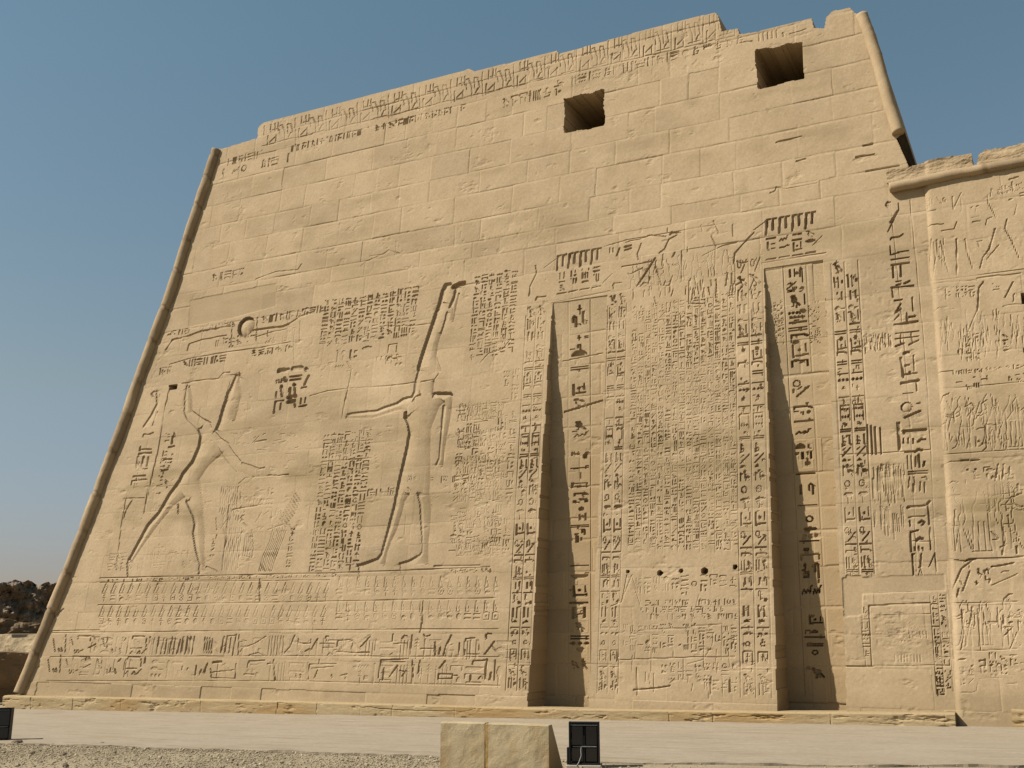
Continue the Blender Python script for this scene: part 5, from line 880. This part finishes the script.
# ================================================================== stone sign-base block and floodlights
def to_local(o, V): return V
blk = [ground_hit(440, 775), ground_hit(549, 777.5)]
bl, br = blk; ax = br-bl; ax[2] = 0; Lb = np.linalg.norm(ax); ax /= Lb; bk_ = np.array([-ax[1], ax[0], 0])
zl, zr = height_at(440, 722, bl), height_at(549, 725, br)
plinth = empty('stone_pedestal', tuple((bl+br)/2), 'low pale stone pedestal of two blocks with a brown seam, in front of the tower', 'pedestal')
plinth_loc = (bl+br)/2
def wedge(name, a, b, mat, parent, seed, inset=0.0):
    """block between fractions a..b of the front: upright front, narrow top, back sloping out to the ground"""
    nu_, nv = max(int((b-a)*Lb/.03), 3), 60
    prof = []
    zt = .5*(zl+zr)
    H_ = zt-min(bl[2], br[2])+.25
    dtop, dbot = .20-inset, 1.1-inset
    pts = [(inset, -H_), (inset, -.012), (inset+.012, -inset*.5), (dtop-.012, -inset*.5), (dtop, -.014), (dbot, -H_)]
    pr = []
    for (d0, h0), (d1, h1) in zip(pts[:-1], pts[1:]):
        m = max(int(math.hypot(d1-d0, h1-h0)/.03), 1)
        pr += [(d0+(d1-d0)*t/m, h0+(h1-h0)*t/m) for t in range(m)]
    pr.append(pts[-1]); pr = np.array(pr); m = len(pr)
    tt = np.linspace(a, b, nu_+1); TT = np.repeat(tt[:, None], m, 1); D = np.repeat(pr[None, :, 0], nu_+1, 0); Hh = np.repeat(pr[None, :, 1], nu_+1, 0)
    n = fbm(TT*Lb, Hh+D, .25, seed, 5, .55)
    D = D+n*.014; Hh = Hh+n*.010
    P = bl[None, None, :]*0 + (bl[:2].tolist()+[0])[0]*0
    X = bl[0]+ax[0]*TT*Lb+bk_[0]*D; Y = bl[1]+ax[1]*TT*Lb+bk_[1]*D; Z = zl+(zr-zl)*TT+Hh
    low = np.clip(-Hh/.5, 0, 1); ed = np.exp(-np.minimum(TT, 1-TT)/.05); st = np.clip(.9*ed*low+.8*fbm(TT*Lb, Hh, (.12, .5), seed+9, 4)-.1+.35*np.exp(-np.abs(TT-sx_)/.03), 0, .85)
    V = np.stack([X, Y, Z], -1).reshape(-1, 3)-plinth_loc
    i = np.arange(nu_)[:, None]*m; j = np.arange(m-1)[None, :]; F = np.stack([i+j, i+m+j, i+m+j+1, i+j+1], -1).reshape(-1, 4).tolist()
    F += [list(range(m)), [nu_*m+q for q in range(m-1, -1, -1)]]
    o = mesh_py(name, V, F, mat, parent)
    for key, val in (('tone', (1+.12*fbm(TT*Lb, Hh, .35, seed+12, 4)).ravel()), ('stain', st.ravel())):
        at = o.data.attributes.new(key, 'FLOAT', 'POINT'); at.data.foreach_set('value', val.astype(np.float32))
    return o
sx_ = (487-440)/109
wedge('block', 0, sx_-.018, M_BLOCK, plinth, 61); wedge('block', sx_+.018, 1, M_BLOCK, plinth, 66)
M_SEAM = plain('brown mortar', (.27, .175, .07), .95, spec=.1, var=.3, scale=9)
wedge('mortar_seam', sx_-.02, sx_+.02, M_SEAM, plinth, 71, inset=.012)

M_BLACK = plain('black painted metal', (.005, .005, .0055), .6, .0, .22, .3, 14)
M_GLASS = plain('dark lamp glass', (.012, .013, .015), .08, 0, .6, .1, 3)
M_GREY = plain('grey metal strip', (.16, .16, .155), .45, .3, .5, .2, 30)
M_CABLE = plain('pale cable', (.25, .24, .22), .6, 0, .4, .1, 30)
M_PAD = stone('pale footing', (.5, .45, .35), (.42, .36, .27), (0, 0, 0), attr=False, scale=4)
def box(V, F, lo, hi, bev=.004):
    """chamfered box appended to V,F"""
    x0, y0, z0 = lo; x1, y1, z1 = hi; o = len(V); b = min(bev, (x1-x0)*.3, (y1-y0)*.3, (z1-z0)*.3)
    import bmesh
    bm = bmesh.new(); bmesh.ops.create_cube(bm, size=1)
    for v in bm.verts: v.co = ((x0+x1)/2+v.co.x*(x1-x0), (y0+y1)/2+v.co.y*(y1-y0), (z0+z1)/2+v.co.z*(z1-z0))
    bmesh.ops.bevel(bm, geom=bm.edges[:], offset=b, segments=1, affect='EDGES')
    bm.verts.index_update(); V += [tuple(v.co) for v in bm.verts]; F += [[o+v.index for v in f.verts] for f in bm.faces]; bm.free()
def floodlight(px0, px1, py_top, py_bot, label, yaw_add=0.0, cable=True):
    a, b = ground_hit(px0, py_bot), ground_hit(px1, py_bot); c = (a+b)/2; w = np.linalg.norm(b-a); h = height_at((px0+px1)/2, py_top, c)-c[2]
    t = empty('floodlight', tuple(c), label, 'floodlight', 'black floodlight boxes on the ground'); t.rotation_euler = (R(-3), 0, math.atan2(b[1]-a[1], b[0]-a[0])+yaw_add)
    W2, d, e = w/2, .30, .028
    V, F = [], []                                            # housing: rim, sides and a back
    box(V, F, (-W2, 0, .03), (-W2+e, d, h)); box(V, F, (W2-e, 0, .03), (W2, d, h)); box(V, F, (-W2+e+.001, .002, h-e), (W2-e-.001, d, h-.002)); box(V, F, (-W2+e+.001, .002, .032), (W2-e-.001, d, .03+e)); box(V, F, (-W2+e+.001, d-.03, .03+e+.001), (W2-e-.001, d-.002, h-e-.001))
    mesh_py('housing', V, F, M_BLACK, t)
    V, F = [], []; box(V, F, (-W2+e+.03, .05, h*.43), (W2-e-.02, .075, h*.43+.018)); mesh_py('crossbar', V, F, M_GREY, t)
    V, F = [], []; box(V, F, (-.012, .06, .06), (.012, .16, h-e-.005)); mesh_py('divider', V, F, M_BLACK, t)
    for sx in (-1, 1):
        for lo, hi in ((.07, h*.41), (h*.47, h-.07)):
            V, F = [], []; x0, x1 = (-W2+e+.015, -.02) if sx < 0 else (.02, W2-e-.015)
            box(V, F, (x0, .14, lo), (x1, .17, hi)); mesh_py('lamp_panel', V, F, M_GLASS, t)
    V, F = [], []; box(V, F, (-W2-.035, .05, 0), (-W2-.004, .22, h*.42)); mesh_py('side_bracket', V, F, M_BLACK, t)
    V, F = [], []; box(V, F, (-W2+e+.002, .01, h-e-.03), (W2-e-.002, .03, h-e-.012)); mesh_py('top_strip', V, F, M_GREY, t)
    V, F = [], []; box(V, F, (-W2-.05, -.05, -.06), (W2+.02, d+.06, .028), .012); mesh_py('footing', V, F, M_PAD, t)
    if cable:
        cp = [(-.05, .045, h*.43), (-.055, .035, h*.36), (-.05, .02, h*.25), (-.08, .0, h*.13), (-.1, -.02, .05), (-.12, -.06, .02)]
        cu = bpy.data.curves.new('cable', 'CURVE'); cu.dimensions = '3D'; sp = cu.splines.new('POLY'); sp.points.add(len(cp)-1)
        for q, co in zip(sp.points, cp): q.co = (*co, 1)
        cu.bevel_depth = .006; cu.bevel_resolution = 2
        tmp = bpy.data.objects.new('cable', cu); me = bpy.data.meshes.new_from_object(tmp); bpy.data.objects.remove(tmp)
        me.materials.clear(); me.materials.append(M_CABLE); link(bpy.data.objects.new('cable', me), t)
    return t
floodlight(569, 600, 722, 767, 'black box floodlight with a pale cable, standing beside the stone pedestal', 0.03)
floodlight(-25, 5.5, 708, 742.5, 'black box floodlight cut off by the left edge of the photo', .38, cable=False)

# ================================================================== far ruins left of the tower
def far(px, py, dist):
    d = ray(px, py); t = dist/math.hypot(d[0], d[1]) if dist > 0 else -dist/d[1]; return np.array([t*d[0], t*d[1], CAMZ+t*d[2]])
def ruin(name, dist, xs, ytops, ybase, mat, seed, rough, thick, label, cat, cell=.12):
    """free-standing rugged wall: displaced front, uneven top with depth"""
    P = [far(x, y, dist) for x, y in zip(xs, ytops)]; A = far(xs[0], ybase, dist); B = far(xs[-1], ybase, dist)
    dirv = (B-A); dirv[2] = 0; Ln = np.linalg.norm(dirv); dirv /= Ln; nb = np.array([-dirv[1], dirv[0], 0])
    s = np.array([np.dot(p-A, dirv) for p in P]); zt = np.array([p[2] for p in P])
    n = int(Ln/cell); m = 60; ss = np.linspace(0, Ln, n); zb = far(xs[0], ybase, dist)[2]
    S, Tt = np.meshgrid(ss, np.linspace(0, 1.5, m), indexing='ij'); top = np.interp(S, s, zt)+rough*.5*fbm(S, S*0, 1.2, seed, 4, .6)
    fr = Tt <= 1; Z = np.where(fr, zb+(top-zb)*Tt, top+rough*.3*fbm(S, Tt, .9, seed+9, 3)*(Tt-1)); D = np.where(fr, 0.10*(Z-zb), .10*(top-zb)+(Tt-1)*2*thick)
    rid = fbm(S, Z, (1.4, .7), seed+20, 5, .6); rid2 = np.abs(fbm(S, Z, (.9, 1.6), seed+40, 4, .6)); D = D+rough*(rid*1.6-rid2*1.4)*np.where(fr, 1, .3)
    X = A[0]+dirv[0]*S+nb[0]*D; Y = A[1]+dirv[1]*S+nb[1]*D
    V = np.stack([X, Y, Z], -1).reshape(-1, 3); i = np.arange(n-1)[:, None]*m; j = np.arange(m-1)[None, :]
    F = np.stack([i+j, i+m+j, i+m+j+1, i+j+1], -1).reshape(-1, 4)
    o = mesh_np(name, V, F, mat, None, {'tone': 1+.35*fbm(S, Z, (1.5, .5), seed+60, 4, .6), 'stain': np.clip(rid*1.2, 0, 1)}); o['label'] = label; o['category'] = cat; return o
M_RUIN = stone('dark mudbrick', (.30, .225, .16), (.20, .15, .105), (.40, .30, .20), scale=1.2, bump=.6)
M_MUD = stone('brown mudbrick', (.26, .18, .105), (.19, .128, .074), (.17, .11, .06), scale=1.5, bump=.5)
M_PALEW = stone('pale rubble', (.50, .39, .245), (.42, .32, .195), (.3, .22, .13), scale=2, bump=.5)
ruin('mudbrick_ruin', 95, [-90, -60, -30, -10, 0, 8, 14, 19, 24, 27, 31, 36, 38, 42, 48, 54, 70, 110], [590, 584, 588, 585, 584.5, 583, 581, 580.5, 583, 580.5, 580, 581, 584, 585, 584, 585, 586, 590], 640, M_RUIN, 31, .9, 9, 'dark craggy mudbrick ruin rising behind the lower left corner of the tower', 'ruin')
ruin('mudbrick_wall', 72, [-90, -20, 0, 17, 17.5, 21, 22, 40, 70, 110], [620, 619, 619, 620, 621, 622, 622, 623, 624, 624], 650, M_MUD, 35, .3, 4, 'brown mudbrick wall below the dark ruin, left of the tower', 'wall')
ruin('rubble_wall', -42, [-90, -20, 0, 1, 9, 10, 13, 24, 24.5, 40, 70, 110], [634, 635, 635, 634, 634, 638, 638, 637, 634.5, 634.5, 635, 636], 665, M_PALEW, 37, .06, 2.5, 'pale low stone wall with a notched top, far left beside the tower', 'wall', cell=.06)
ruin('brown_wall', 48, [-90, -20, 0, 8, 20, 30, 50, 80], [651, 651.5, 652, 651, 652, 653, 653, 653], 705, M_MUD, 39, .12, 1.5, 'plain brown earthen wall at the far left, directly behind the tower corner', 'wall', cell=.06)
print('done')
